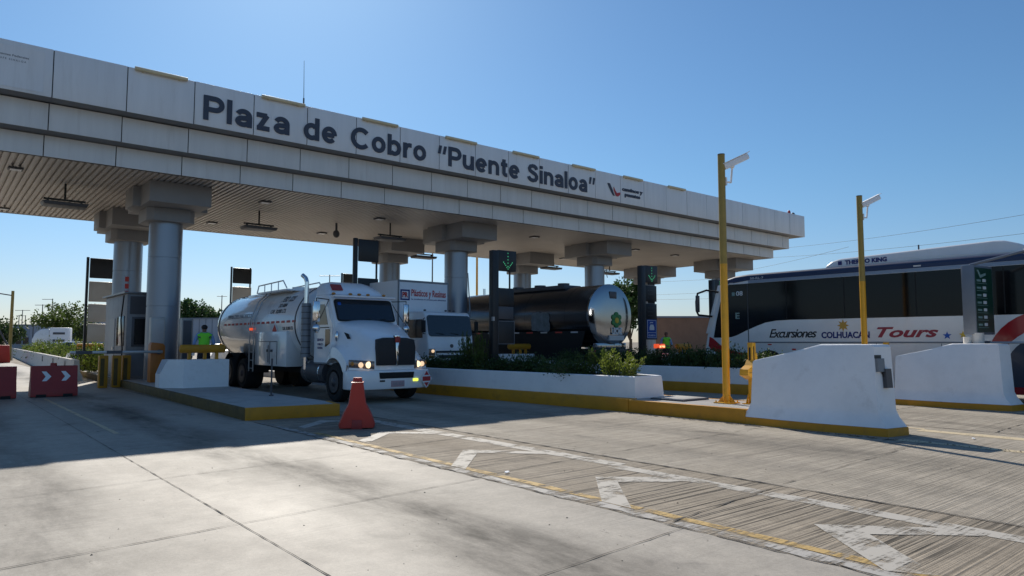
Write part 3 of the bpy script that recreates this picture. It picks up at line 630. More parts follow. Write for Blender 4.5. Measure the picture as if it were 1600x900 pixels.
ctext('lettering', 'caminos y', 26.36, 27.92, 9.12, 0.17, 'letter', bold=0.045); ctext('lettering', 'puentes', 26.55, 27.72, 8.86, 0.17, 'letter', bold=0.045)
g = G(); g.plate((25.3, Y1 - 0.006, 8.75), (1, 0, 0), (0, 0, 1), [(0.0, 0.60), (0.16, 0.60), (0.34, 0.32), (0.50, 0.02), (0.40, 0.03), (0.24, 0.22), (0.10, 0.42)], 0.03); obj('emblem', g, 'letter', T, ang=0)
g = G(); g.plate((25.3, Y1 - 0.006, 8.75), (1, 0, 0), (0, 0, 1), [(0.44, 0.46), (0.54, 0.30), (0.66, 0.18), (0.80, 0.22), (0.92, 0.24), (0.88, 0.10), (0.74, 0.02), (0.60, 0.04), (0.54, 0.16), (0.46, 0.30)], 0.03); obj('emblem', g, 'inkred2', T, ang=0)
# thin information board at the far left end
g = G(); g.plate((0.4, Y1 - 0.008, 8.56), (1, 0, 0), (0, 0, 1), [(0, 0), (1.78, 0), (1.78, 1.16), (0, 1.16)], 0.012); bo = obj('notice_panel', g, 'fascia', T, ang=0)
g = G(); g.text('Caminos y Puentes Federales', plane_fn((0.62, Y1 - 0.022, 9.42), (1, 0, 0), (0, 0, 1)), width=1.2, height=0.055, depth=0.004, bold=0.02)
g.text('C A P U F E   S I N A L O A', plane_fn((0.98, Y1 - 0.022, 9.30), (1, 0, 0), (0, 0, 1)), width=0.78, height=0.05, depth=0.004, bold=0.02); obj('lettering', g, 'faint', bo, ang=0, norm=False)
# recessed downlights
for x, y in [(1.9, 26.8), (2.17, 35.2), (9.9, 27.1), (9.8, 33.4), (15.2, 27.6), (15.0, 33.1), (19.6, 29.6), (24.07, 27.3), (24.1, 33.4), (-3, 27), (-3, 33.4), (32, 27.3), (36, 27.5), (31.8, 33.2)]:
    g = G(); g.box(x - 0.2, x + 0.2, y - 0.2, y + 0.2, Z3 - 0.03, Z3 + 0.03, bev=0.01); dn = obj('downlight', g, 'dgrey', T)
    g = G(); g.box(x - 0.15, x + 0.15, y - 0.15, y + 0.15, Z3 - 0.036, Z3 - 0.031); obj('diffuser', g, 'plainwhite', dn)

# hanging floodlights, antenna, beacon, dome camera
def floodlight(x, y, label):
    t = thing('hanging_floodlight', label, 'floodlight', (x, y, Z3), 'floodlights hung under the canopy')
    g = G(); g.cyl((x, y, 6.47), (x, y, Z3 + 0.03), 0.035); obj('stem', g, 'black', t)
    g = G(); g.box(x - 0.62, x + 0.62, y - 0.04, y + 0.04, 6.44, 6.50)
    for s in (-1, 1): g.box(x + s * 0.5 - 0.03, x + s * 0.5 + 0.03, y - 0.03, y + 0.03, 6.33, 6.45)
    obj('bracket', g, 'black', t)
    g = G(); g.prism([(x - 0.68, 6.36), (x + 0.68, 6.36), (x + 0.62, 6.24), (x - 0.62, 6.24)], 'y', y - 0.35, y + 0.35, bev=0.01); obj('lamp_body', g, 'dgrey', t)
    return t
f0 = floodlight(3.45, 28.4, 'black floodlight tray hanging left of the leftmost front column')
dup(f0, (10.45, 29.2, Z3), 'black floodlight tray hanging above the white tanker truck')
dup(f0, (16.2, 28.4, Z3), 'black floodlight tray hanging above the box truck, in front of a rear column')
dup(f0, (21.2, 33.4, Z3), 'black floodlight tray hanging at the back edge, left of the second front column')
dup(f0, (30.7, 33.2, Z3), 'floodlight tray hanging at the back edge above the dark tanker')
dup(f0, (36.2, 33.2, Z3), 'floodlight tray hanging rightmost of all, beside the lane signal with the blue sign')
t = thing('dome_camera', 'small dome camera hanging under the canopy above the white tanker truck', 'camera', (14.3, 30, Z3))
g = G(); g.cyl((14.3, 30, 6.68), (14.3, 30, Z3 + 0.03), 0.05); obj('stem', g, 'dgrey', t)
g = G(); g.ball((14.3, 30, 6.55), (0.15, 0.15, 0.18)); obj('dome', g, 'dgrey', t)
t = thing('whip_antenna', 'thin black whip antenna standing on the canopy roof', 'antenna', (10.92, 26, ZT - 0.2))
g = G(); g.cyl((10.92, 26, ZT - 0.2), (10.92, 26, 11.1), 0.03); obj('mount', g, 'dgrey', t)
g = G(); g.cyl((10.92, 26, 11.1), (10.9, 26, 12.6), 0.013, 0.007, seg=8); obj('whip', g, 'black', t)
t = thing('roof_beacon', 'small red and dark twin beacon on the right corner of the canopy', 'beacon', (44.0, 24.0, ZT - 0.2))
g = G(); g.box(43.55, 44.25, 23.97, 24.03, ZT - 0.02, ZT + 0.03); g.cyl((43.9, 24, ZT - 0.2), (43.9, 24, ZT), 0.03); obj('bracket', g, 'dgrey', t)
g = G(); g.cyl((43.65, 24, ZT + 0.03), (43.65, 24, ZT + 0.12), 0.1); g.ball((43.65, 24, ZT + 0.26), (0.1, 0.1, 0.18)); obj('lamp', g, 'redrefl', t)
g = G(); g.cyl((44.15, 24, ZT + 0.03), (44.15, 24, ZT + 0.12), 0.13); g.ball((44.15, 24, ZT + 0.2), (0.12, 0.12, 0.14)); obj('lamp', g, 'dgrey', t)
# birds' wire ends dangling under right end
t = thing('loose_cable', 'two short loose cable ends dangling under the right end of the canopy', 'cable', (40.5, 36.0, Z3))
g = G()
for x in (39.2, 41.2): g.tube([(x, 36.3, Z3 + 0.05), (x + 0.03, 36.3, Z3 - 0.3), (x + 0.12, 36.3, Z3 - 0.6)], 0.03, 6)
obj('cable_end', g, 'black', t)

# ================================================================ VEHICLES
def sst(a, b, x):
    t = min(1, max(0, (x - a) / (b - a))); return t * t * (3 - 2 * t)
def wheel(t, x, y, z, r, w_, side, dual=False, rim='rim'):
    """side: -1 outer face towards -x"""
    g = G(); wd = w_; xo = x + side * wd / 2; xi = x - side * wd / 2
    prof = [(xi, r * 0.62), (xi, r * 0.92), (xi + side * wd * 0.12, r), (xo - side * wd * 0.12, r), (xo, r * 0.92), (xo + side * 0.005, r * 0.62)]
    n = 28; g.loft([[(px, y + rr * math.cos(2 * math.pi * i / n), z + rr * math.sin(2 * math.pi * i / n)) for i in range(n)] for px, rr in prof], caps=True)
    wv = obj('wheel', g, 'tyre', t)
    g = G(); dd = -0.09 if dual else -0.03
    prof = [(xo + side * 0.012, r * 0.62), (xo + side * 0.012, r * 0.55), (xo + side * dd, r * 0.48), (xo + side * (dd + 0.01), r * 0.28), (xo + side * (0.02), r * 0.22), (xo + side * 0.05, r * 0.12)]
    g.loft([[(px, y + rr * math.cos(2 * math.pi * i / 20), z + rr * math.sin(2 * math.pi * i / 20)) for i in range(20)] for px, rr in prof], caps=True)
    for i in range(8):
        a = 2 * math.pi * i / 8; yy = y + r * 0.4 * math.cos(a); zz = z + r * 0.4 * math.sin(a); g.cyl((xo + side * (dd - 0.01), yy, zz), (xo + side * (dd + 0.035), yy, zz), 0.018, seg=6)
    obj('rim', g, rim, wv)

# ---------------------------------------------------------------- white conventional tank truck
cx, Y0 = 9.62, 16.40
K = thing('tank_truck', 'white long-nosed tank truck with headlights on, driving out of the toll lane', 'tank truck', (cx, Y0, 0))
g = G(); g.box(cx - 0.42, cx + 0.42, Y0 + 0.6, 27.3, 0.62, 0.92); g.cyl((cx - 1.0, Y0 + 1.3, 0.52), (cx + 1.0, Y0 + 1.3, 0.52), 0.09); g.box(cx - 0.9, cx + 0.9, Y0 + 0.35, Y0 + 2.6, 0.5, 0.8); obj('chassis', g, 'matblack', K)
# hood and fenders as one lofted skin
def nose_y(x):
    a = abs(x); return Y0 + 0.10 + 0.36 * sst(0.5, 1.25, a) * (a / 1.2) + 0.03 * (a / 0.6) ** 2 * (a < 0.9)
N = 37; XS = [-1.18 + 2.36 * i / (N - 1) for i in range(N)]
Ye = Y0 + 1.72
def zhood(t): return 1.72 + 0.50 * (1 - (1 - t) ** 1.5)
def zfend(t): return 1.13 + 0.42 * math.sin(min(1, t * 1.45) * math.pi / 2) - 0.30 * sst(0.72, 1.0, t)
def ztop(x, t):
    a = abs(x); wh = 0.61 + 0.32 * t
    zh = zhood(t) - 0.10 * (a / wh) ** 2 * (a < wh * 1.3)
    k = sst(wh, wh + 0.26, a); zf = zfend(t) - 0.10 * sst(0.95, 1.18, a)
    return zh * (1 - k) + zf * k if a > wh * 0.9 else zh
rings = []
for v in range(5):                                   # nose face
    f = v / 5
    r_ = []
    for x in XS:
        zt = ztop(x, 0); z = 0.86 + (zt - 0.86) * f; r_.append((cx + x, nose_y(x) + 0.10 * (f ** 3), z))
    rings.append(r_)
ts = [0, 0.03, 0.08, 0.16, 0.26, 0.38, 0.5, 0.62, 0.74, 0.86, 1.0]
for t in ts:
    r_ = []
    for x in XS:
        y = (nose_y(x) + 0.11) * (1 - t) + Ye * t; r_.append((cx + x, y, ztop(x, t) - 0.05 * (t == 0)))
    rings.append(r_)
g = G(); g.loft(rings, close=False)
WY, WZ, WR = Y0 + 1.30, 0.53, 0.64
for s in (-1, 1):                                    # fender side skirt with wheel arch
    xo = 1.18 * s; up, lo = [], []
    n = 26
    for i in range(n + 1):
        t = i / n; y = (nose_y(1.18) + 0.11) * (1 - t) + (Ye) * t
        zt = ztop(1.18, t)
        dz = WR ** 2 - (y - WY) ** 2; zb = WZ + math.sqrt(dz) if dz > 0 else WZ
        zb = min(max(zb, 0.80 if y < WY else 0.80), zt - 0.02)
        up.append((cx + xo, y, zt)); lo.append((cx + xo + s * 0.03, y, zb))
    g.loft([up, lo], close=False)
    g.loft([lo, [(x - s * 0.25, y, z - 0.0) for x, y, z in lo]], close=False)
    f0 = [(cx + xo, nose_y(1.18) + 0.0, 0.86), (cx + xo, nose_y(1.18) + 0.11, ztop(1.18, 0) - 0.05), (cx + xo, nose_y(1.18) + 0.11, 0.80)]
    g.quad(*f0)
obj('hood', g, 'truckwhite', K, ang=50)
# hood side vents
for s in (-1, 1):
    g = G(); xo = cx + s * 0.90
    g.plate((xo, Y0 + 1.35, 1.66), (0, -1 * (1 if s < 0 else -1), 0), (0, 0, 1), [(0, 0) if s < 0 else (0, 0), (0.44 * (1 if s < 0 else 1), 0.02), (0.32, 0.15), (0, 0.21)] if s < 0 else [(-0.0, 0), (-0.44, 0.02), (-0.32, 0.15), (0, 0.21)], 0.02); obj('side_vent', g, 'matblack', K)
    g = G(); g.cyl((cx + s * 1.02, Y0 + 1.45, 1.52), (cx + s * 1.02, Y0 + 1.45, 1.88), 0.02); g.ball((cx + s * 1.04, Y0 + 1.44, 1.75), (0.05, 0.06, 0.15)); obj('fender_mirror', g, 'chrome', K)
# grille, surround, bar, badge
g = G(); g.prism([(cx - 0.56, 0.98), (cx + 0.58, 0.98), (cx + 0.60, 1.45), (cx + 0.55, 1.66), (cx + 0.3, 1.71), (cx - 0.3, 1.71), (cx - 0.52, 1.66), (cx - 0.57, 1.45)], 'y', Y0 + 0.05, Y0 + 0.3, bev=0.02); gr = obj('grille', g, 'grille', K)
g = G()
for i in range(11):
    z = 1.04 + i * 0.058; g.box(cx - 0.54, cx - 0.05, Y0 + 0.038, Y0 + 0.06, z, z + 0.012); g.box(cx + 0.05, cx + 0.57, Y0 + 0.038, Y0 + 0.06, z, z + 0.012)
obj('grille_bar', g, 'grille', gr)
g = G(); g.prism([(cx - 0.018, 0.97), (cx + 0.018, 0.97), (cx + 0.055, 1.66), (cx - 0.055, 1.66)], 'y', Y0 + 0.0, Y0 + 0.06, bev=0.006); g.prism([(cx - 0.10, 1.78), (cx + 0.10, 1.78), (cx + 0.05, 1.66), (cx - 0.05, 1.66)], 'y', Y0 + 0.0, Y0 + 0.08, bev=0.006); obj('centre_bar', g, 'chrome', gr)
g = G(); g.prism([(cx - 0.07, 1.58), (cx + 0.07, 1.58), (cx + 0.08, 1.72), (cx, 1.75), (cx - 0.08, 1.72)], 'y', Y0 - 0.012, Y0 + 0.0, bev=0.003); obj('badge', g, 'darkred', gr)
# bumper
def bump_pts(k=0): return [(cx - 1.24, Y0 + 0.66), (cx - 1.24, Y0 + 0.40 - k), (cx - 1.10, Y0 + 0.19 - k), (cx - 0.8, Y0 + 0.05 - k), (cx - 0.3, Y0 - k), (cx + 0.3, Y0 - k), (cx + 0.8, Y0 + 0.05 - k), (cx + 1.10, Y0 + 0.19 - k), (cx + 1.24, Y0 + 0.40 - k), (cx + 1.24, Y0 + 0.66)]
g = G(); g.prism(bump_pts(), 'z', 0.36, 0.855, bev=0.035); bp = obj('bumper', g, 'truckwhite', K, ang=50)
g = G(); g.prism([(cx - 0.50, 0.64), (cx + 0.50, 0.64), (cx + 0.52, 0.80), (cx - 0.52, 0.80)], 'y', Y0 - 0.012, Y0 + 0.1, bev=0.01); obj('intake', g, 'matblack', bp)
g = G(); g.box(cx - 0.18, cx + 0.22, Y0 - 0.015, Y0 + 0.05, 0.42, 0.58, bev=0.004); obj('number_plate', g, 'inkred2' if False else mat('pink_number_plate', (0.45, 0.30, 0.32), 0.5), bp)
g = G(); g.text('1AK 223', plane_fn((cx - 0.13, Y0 - 0.016, 0.47), (1, 0, 0), (0, 0, 1)), width=0.30, height=0.07, depth=0.003, bold=0.02); obj('plate_number', g, 'faint', bp, ang=0, norm=False)
g = G(); g.box(cx - 0.5, cx - 0.36, Y0 - 0.004, Y0 + 0.05, 0.56, 0.60); obj('tow_slot', g, 'matblack', bp)
g = G(); g.box(cx + 0.5, cx + 0.66, Y0 + 0.0, Y0 + 0.1, 0.55, 0.62, bev=0.01); obj('fog_lamp', g, 'fog', bp)
g = G(); dp = Vector((cx + 0.93, Y0 + 0.045, 0.60)); g.plate(dp, (0.95, 0.33, 0), (0, 0, 1), [(0, -0.25), (0.24, 0), (0, 0.25), (-0.24, 0)], 0.015); pl_ = obj('hazard_placard', g, 'plainwhite', bp)
g = G(); g.plate(dp + Vector((0.005, -0.018, 0)), (0.95, 0.33, 0), (0, 0, 1), [(0, -0.21), (0.10, -0.10), (-0.10, -0.10)], 0.004)
g.plate(dp + Vector((0.005, -0.018, 0)), (0.95, 0.33, 0), (0, 0, 1), [(-0.10, 0.10), (0.10, 0.10), (0, 0.21)], 0.004); g.plate(dp + Vector((0.005, -0.018, 0)), (0.95, 0.33, 0), (0, 0, 1), [(-0.17, -0.06), (0.17, -0.06), (0.17, 0.06), (-0.17, 0.06)], 0.004); obj('placard_print', g, 'inkred2', pl_)
# headlamps
for s in (-1, 1):
    g = G(); rows = []
    for j in range(7):
        v = j / 6; r_ = []
        for i in range(9):
            u = i / 8; x = 0.60 + 0.58 * u; zc = 0.985 + 0.05 * u; hh = 0.125 * (1 - 0.2 * u) * (1 - 0.15 * (1 - u))
            z = zc + (v - 0.5) * 2 * hh; bulge = 0.035 * (1 - (2 * v - 1) ** 4) * (1 - (2 * u - 1) ** 6)
            r_.append((cx + s * x, nose_y(x) - bulge - 0.002, z))
        rows.append(r_)
    g.loft(rows, close=False); hd = obj('headlamp', g, 'lampglass', K, ang=60)
    for x, rr, m in ((0.74, 0.088, 'lens'), (0.93, 0.070, 'lens2')):
        g = G(); g.ball((cx + s * x, nose_y(x) - 0.018, 1.0 - 0.0), (rr, 0.04, rr)); obj('lamp', g, m, hd, ang=60)
    g = G(); g.ball((cx + s * 1.10, nose_y(1.10) - 0.015, 1.03), (0.05, 0.04, 0.06)); obj('indicator', g, 'amber', hd)
# cab
cab = [(18.05, 0.95), (18.02, 1.75), (18.08, 2.13), (18.42, 2.80), (18.55, 2.90), (18.8, 2.95), (19.42, 2.95), (19.48, 2.80), (19.48, 0.95)]
g = G(); g.prism(cab, 'x', cx - 0.98, cx + 0.98, bev=0.05); obj('cab', g, 'truckwhite', K, ang=50)
wn = Vector((0, -(2.80 - 2.13), (18.42 - 18.08))).normalized()
wo = Vector((cx - 0.91, 18.08, 2.145)) + wn * 0.004; wy = Vector((0, 0.34, 0.67)).normalized()
g = G(); g.plate(wo, (1, 0, 0), wy, rrect(0, 1.82, 0.02, 0.72, 0.09), 0.022); ws = obj('windscreen_seal', g, 'matblack', K)
g = G(); g.plate(wo + wn * 0.020, (1, 0, 0), wy, rrect(0.045, 1.775, 0.06, 0.68, 0.07), 0.006); wg = obj('windscreen', g, 'wglass', K)
for x in (0.55, 1.0):
    g = G(); g.tube([tuple(wo + Vector((x, 0, 0)) + wn * 0.03 + wy * 0.02), tuple(wo + Vector((x + 0.5, 0, 0)) + wn * 0.035 + wy * 0.10)], 0.01, 6); obj('wiper', g, 'matblack', K)
g = G(); g.plate(wo + wn * 0.027, (1, 0, 0), wy, rrect(0.10, 0.20, 0.52, 0.62, 0.03), 0.001); obj('window_sticker', g, 'starblue', wg)
g = G(); g.box(cx - 0.97, cx + 0.97, 18.18, 18.45, 2.845, 2.90, bev=0.02, rot=Matrix.Rotation(R(0), 3, 'X')); obj('sun_visor', g, 'truckwhite', K)
for s in (-1, 1):
    xo = cx + s * 0.98; sx_ = (xo - 0.0)
    o_ = (xo, 0, 0); ux_ = (0, -1, 0) if s < 0 else (0, 1, 0)
    def YZ(pts): return [((-y if s < 0 else y), z) for y, z in pts] if s < 0 else [(y, z) for y, z in pts]
    g = G(); g.plate(o_, ux_, (0, 0, 1), YZ([(18.22, 1.02), (19.38, 1.02), (19.38, 2.75), (18.62, 2.75), (18.36, 2.25), (18.22, 2.1)]), 0.018); dr = obj('door', g, 'truckwhite', K, ang=0)
    g = G(); g.plate((xo + s * 0.018, 0, 0), ux_, (0, 0, 1), YZ([(18.50, 2.08), (19.26, 2.08), (19.26, 2.66), (18.74, 2.66)]), 0.006); obj('window', g, 'glass', dr, ang=0)
    g = G(); g.plate((xo + s * 0.018, 0, 0), ux_, (0, 0, 1), YZ([(18.36, 1.55), (18.66, 1.45), (18.66, 1.95), (18.36, 1.95)]), 0.006); obj('window', g, 'glass', dr, ang=0)
    g = G(); g.box(min(xo + s * 0.02, xo + s * 0.05), max(xo + s * 0.02, xo + s * 0.05), 19.12, 19.3, 1.86, 1.91, bev=0.006); obj('handle', g, 'chrome', dr)
    if s < 0:
        g = G(); f_ = plane_fn((xo - 0.02, 19.18, 1.62), (0, -1, 0), (0, 0, 1)); g.text('SERVICIO', f_, width=0.42, height=0.07, depth=0.003, bold=0.03)
        g.text('PUBLICO', plane_fn((xo - 0.02, 19.15, 1.50), (0, -1, 0), (0, 0, 1)), width=0.34, height=0.06, depth=0.003, bold=0.03)
        g.text('FEDERAL', plane_fn((xo - 0.02, 19.15, 1.40), (0, -1, 0), (0, 0, 1)), width=0.34, height=0.06, depth=0.003, bold=0.03); obj('door_lettering', g, 'inkblue', dr, ang=0, norm=False)
    # mirror
    g = G(); mx = cx + s * 1.42; g.box(mx - 0.10, mx + 0.10, 18.30, 18.38, 2.14, 2.72, bev=0.03); mo = obj('mirror', g, 'chrome', K)
    g = G(); g.tube([(xo, 18.5, 2.78), (mx, 18.35, 2.80), (mx, 18.35, 1.98), (xo, 18.45, 2.0)], 0.014, 6); g.tube([(xo, 18.5, 2.78), (mx - s * 0.1, 18.36, 2.2)], 0.01, 6); obj('mirror_arm', g, 'matblack', mo)
    g = G(); g.ball((mx, 18.33, 1.98), (0.11, 0.06, 0.11)); obj('spot_mirror', g, 'chrome', mo)
# roof fairing
rr_ = []
for t in [0, .08, .2, .4, .6, .8, 1]:
    y = 18.62 + 0.92 * t; hgt = 0.44 * math.sin(t * math.pi / 2) ** 0.9; ww = 0.90
    rr_.append([(cx - ww, y, 2.93), (cx - ww * 0.97, y, 2.93 + hgt * 0.55), (cx - ww * 0.82, y, 2.93 + hgt * 0.86), (cx - ww * 0.5, y, 2.93 + hgt), (cx + ww * 0.5, y, 2.93 + hgt), (cx + ww * 0.82, y, 2.93 + hgt * 0.86), (cx + ww * 0.97, y, 2.93 + hgt * 0.55), (cx + ww, y, 2.93)])
g = G(); g.loft(rr_); obj('roof_fairing', g, 'truckwhite', K, ang=60)
g = G(); g.plate((cx - 0.76, 18.78, 3.07), (1, 0.0, 0), (0, 0.62, 0.60), rrect(0, 0.34, 0, 0.25, 0.03), 0.02); obj('roof_vent', g, 'darkred', K)
for x in (-0.8, -0.28, 0, 0.28, 0.8):
    g = G(); g.ball((cx + x, 18.60, 2.965), (0.06, 0.05, 0.035)); obj('marker_lamp', g, 'amber', K)
# exhaust stack
g = G(); g.cyl((8.52, 19.75, 1.15), (8.52, 19.75, 2.72), 0.135, seg=20); ex = obj('exhaust_shield', g, 'grey', K)
g = G()
for i in range(9): g.cyl((8.52, 19.75, 1.25 + i * 0.17), (8.52, 19.75, 1.275 + i * 0.17), 0.14, seg=20)
obj('clamp', g, 'dgrey', ex)
g = G(); g.tube([(8.52, 19.75, 0.8), (8.52, 19.75, 3.35), (8.50, 19.80, 3.47), (8.44, 19.9, 3.56)], 0.062, 14); obj('exhaust_pipe', g, 'chrome', K)
# tank: elliptical barrel with dished rear
tcx, tcz, ta, tb = 9.62, 2.16, 1.17, 1.17
def ering(y, k, n=44): return [(tcx + ta * k * math.cos(2 * math.pi * i / n), y, tcz + tb * k * math.sin(2 * math.pi * i / n)) for i in range(n)]
g = G(); g.loft([ering(20.25, .55), ering(20.12, .8), ering(20.22, .97), ering(20.32, 1.0), ering(27.6, 1.0), ering(27.75, .985), ering(28.0, .85), ering(28.15, .6), ering(28.2, .3)]); tk = obj('tank', g, 'tankwhite', K, ang=40)
for y in (20.36, 27.5):
    g = G(); g.loft([ering(y, 1.003), ering(y, 1.014), ering(y + 0.06, 1.014), ering(y + 0.06, 1.003)], caps=False); obj('tank_band', g, 'dgrey', tk)
def side_fn(yc, z0, out=0.008):
    def f(u, v, d_):
        z = z0 + v; k = max(0.02, 1 - ((z - tcz) / tb) ** 2); return Vector((tcx - ta * math.sqrt(k) - out - d_ * 0.3, yc - u, z))
    return f
def ttext(s, y, z, wd, h, m='inkblack', bold=0.03):
    g = G(); g.text(s, side_fn(y, z), width=wd, height=h, depth=0.01, bold=0.008, shear=0.15 if h > 0.15 else 0); obj('tank_lettering', g, m, tk, ang=0, norm=False)
ttext('FDO 1223', 22.05, 2.86, 0.95, 0.17); ttext('DO 0084', 22.0, 2.68, 0.62, 0.12); ttext('CAP. 30,000 LTS.', 22.5, 2.50, 1.25, 0.12)
ttext('CAP. 30,000 LTS', 21.35, 1.96, 0.80, 0.10); ttext('PIPAS DEL PACIFICO', 26.6, 2.42, 2.4, 0.13, 'faint')
for i in range(16):
    g = G(); y = 26.9 - i * 0.42; f = side_fn(y, 2.18, 0.004); a = [f(0, 0, 0), f(0.26, 0, 0), f(0.26, 0.07, 0), f(0, 0.07, 0)]; g.quad(*a); g.quad(*[v + Vector((-0.006, 0, 0)) for v in a]); obj('reflector_tape', g, 'redrefl', tk, ang=0)
g = G(); f = side_fn(21.95, 1.95); c_ = f(0, 0, 0) + Vector((-0.012, 0, 0)); g.plate(c_, (0, -1, 0), (0, 0, 1), [(0, -0.25), (0.24, 0), (0, 0.25), (-0.24, 0)], 0.012); hp = obj('hazard_placard', g, 'plainwhite', K)
g = G(); g.plate(c_ + Vector((-0.014, 0, 0)), (0, -1, 0), (0, 0, 1), [(0, -0.20), (0.19, 0), (0, 0.20), (-0.19, 0)], 0.003); obj('placard_print', g, 'redrefl', hp)
# top walkway with rails, hatch, ladder, side cabinet
g = G(); g.box(tcx - 0.95, tcx - 0.1, 21.6, 24.2, 3.22, 3.27); obj('walkway', g, 'truckwhite', K)
g = G(); X_ = tcx - 0.92
g.tube([(X_, 24.3, 3.25), (X_, 24.15, 3.50), (X_, 22.0, 3.55), (X_, 21.7, 3.3)], 0.022, 6)
for y in (23.6, 23.0, 22.4): g.cyl((X_, y, 3.25), (X_, y, 3.53), 0.018, seg=6)
obj('top_rail', g, 'truckwhite', K); g = G(); g.tube([(tcx + 0.3, 24.3, 3.25), (tcx + 0.3, 24.15, 3.50), (tcx + 0.3, 22.0, 3.55), (tcx + 0.3, 21.7, 3.3)], 0.022, 6); obj('top_rail', g, 'truckwhite', K)
g = G(); g.cyl((tcx, 22.8, 3.28), (tcx, 22.8, 3.42), 0.28, seg=20); g.cyl((tcx, 25.4, 3.28), (tcx, 25.4, 3.40), 0.26, seg=20); g.box(tcx - 0.5, tcx + 0.5, 24.6, 26.4, 3.16, 3.30, bev=0.03); obj('hatch', g, 'truckwhite', K)
g = G()
for y in (23.62, 24.0): g.tube([(tcx - 0.6, y, 3.3), (tcx - 0.98, y, 2.95), (tcx - 1.24, y, 2.3), (tcx - 1.24, y, 0.62)], 0.02, 6)
for i in range(8): z = 0.72 + i * 0.27; g.cyl((tcx - 1.24, 23.62, z), (tcx - 1.24, 24.0, z), 0.014, seg=6)
obj('ladder', g, 'alu', K)
g = G(); g.box(8.40, 8.95, 20.9, 23.55, 0.84, 1.92, bev=0.02); cb = obj('side_cabinet', g, 'tankwhite', K)
g = G(); g.box(8.385, 8.40, 22.2, 22.215, 0.9, 1.6); g.box(8.385, 8.40, 21.6, 23.2, 1.60, 1.615); g.box(8.385, 8.40, 21.6, 21.615, 0.9, 1.6)
for y in (22.05, 22.4): g.box(8.37, 8.40, y - 0.07, y + 0.05, 1.28, 1.36)
g.cyl((8.37, 22.28, 0.95), (8.37, 22.28, 1.5), 0.012, seg=6); obj('cabinet_latch', g, 'dgrey', cb)
g = G(); g.cyl((8.82, 18.55, 0.74), (8.82, 20.0, 0.74), 0.33, seg=26); ft = obj('fuel_tank', g, 'dgrey', K)
g = G()
for y in (18.8, 19.7): g.cyl((8.82, y, 0.74), (8.82, y + 0.05, 0.74), 0.34, seg=26)
obj('strap', g, 'chrome', ft)
g = G(); g.box(8.5, 8.9, 18.35, 19.2, 0.40, 0.45); g.box(8.55, 8.95, 18.4, 19.2, 0.98, 1.02); obj('step', g, 'grey', K)
for x0, x1 in ((8.42, 9.1), (10.14, 10.82)):
    g = G(); n = 12
    for yc in (24.75, 26.1):
        rr1 = [(x0, yc + 0.66 * math.cos(R(180 * i / n)), 0.55 + 0.66 * math.sin(R(180 * i / n))) for i in range(n + 1)]
        g.loft([rr1, [(x1, y, z) for _, y, z in rr1]], close=False)
    obj('mudguard', g, 'matblack', K)
wheel(K, cx - 1.02, WY, 0.52, 0.52, 0.30, -1); wheel(K, cx + 1.02, WY, 0.52, 0.52, 0.30, 1)
for yc in (24.75, 26.1):
    wheel(K, cx - 0.92, yc, 0.52, 0.52, 0.58, -1, True); wheel(K, cx + 0.92, yc, 0.52, 0.52, 0.58, 1, True)
g = G(); g.box(8.36, 8.42, 23.85, 24.0, 1.98, 2.06); obj('marker_lamp', g, 'redlamp', K)
g = G(); g.box(cx - 1.1, cx + 1.1, 27.3, 28.1, 0.6, 0.72); obj('rear_bar', g, 'grey', K)

# ---------------------------------------------------------------- cab-over box truck
bx, by = 15.5, 22.4
B = thing('box_truck', 'white cab-over box truck with red lettering on its box, waiting behind the planter', 'box truck', (bx, by, 0))
prof = [(by, 0.45), (by - 0.02, 1.35), (by + 0.05, 1.85), (by + 0.22, 2.62), (by + 0.34, 2.74), (by + 1.55, 2.78), (by + 1.6, 2.6), (by + 1.6, 0.55)]
g = G(); g.prism(prof, 'x', bx - 1.1, bx + 1.1, bev=0.06); obj('cab', g, 'truckwhite', B, ang=50)
g = G(); n_ = Vector((0, -0.80, 0.17)).normalized(); o_ = Vector((bx - 1.02, by + 0.045, 1.84)) + n_ * 0.006
g.plate(o_, (1, 0, 0), (0, 0.17, 0.78), rrect(-0.03, 2.07, -0.04, 0.78, 0.12), 0.02); obj('windscreen', g, 'wglass', B)
g = G(); g.box(bx - 0.75, bx + 0.75, by - 0.035, by + 0.1, 1.18, 1.26); g.box(bx - 0.6, bx + 0.6, by - 0.035, by + 0.1, 0.98, 1.10); obj('grille', g, 'grille', B)
g = G(); g.cyl((bx, by - 0.04, 1.44), (bx, by + 0.02, 1.44), 0.07, seg=16); obj('badge', g, 'dgrey', B)
for s in (-1, 1):
    g = G(); g.box(bx + s * 0.93 - 0.14, bx + s * 0.93 + 0.14, by - 0.04, by + 0.1, 1.10, 1.34, bev=0.02); hl = obj('headlamp', g, 'lampglass', B)
    g = G(); g.ball((bx + s * 0.90, by - 0.04, 1.25), (0.075, 0.03, 0.06)); obj('lamp', g, 'lens2', hl)
    g = G(); g.box(bx + s * 0.95 - 0.12, bx + s * 0.95 + 0.12, by - 0.052, by + 0.05, 1.00, 1.09, bev=0.01); obj('indicator', g, 'amber', B)
    g = G(); g.box(bx + s * 1.28 - 0.09, bx + s * 1.28 + 0.09, by + 0.02, by + 0.08, 1.95, 2.4, bev=0.02); g.tube([(bx + s * 1.08, by + 0.25, 2.5), (bx + s * 1.28, by + 0.06, 2.45), (bx + s * 1.28, by + 0.06, 1.9), (bx + s * 1.08, by + 0.2, 1.9)], 0.014, 6); obj('mirror', g, 'matblack', B)
    g = G(); xo = bx + s * 1.1; g.box(min(xo, xo + s * 0.012), max(xo, xo + s * 0.012), by + 0.35, by + 1.3, 1.75, 2.45); obj('side_window', g, 'glass', B)
g = G()
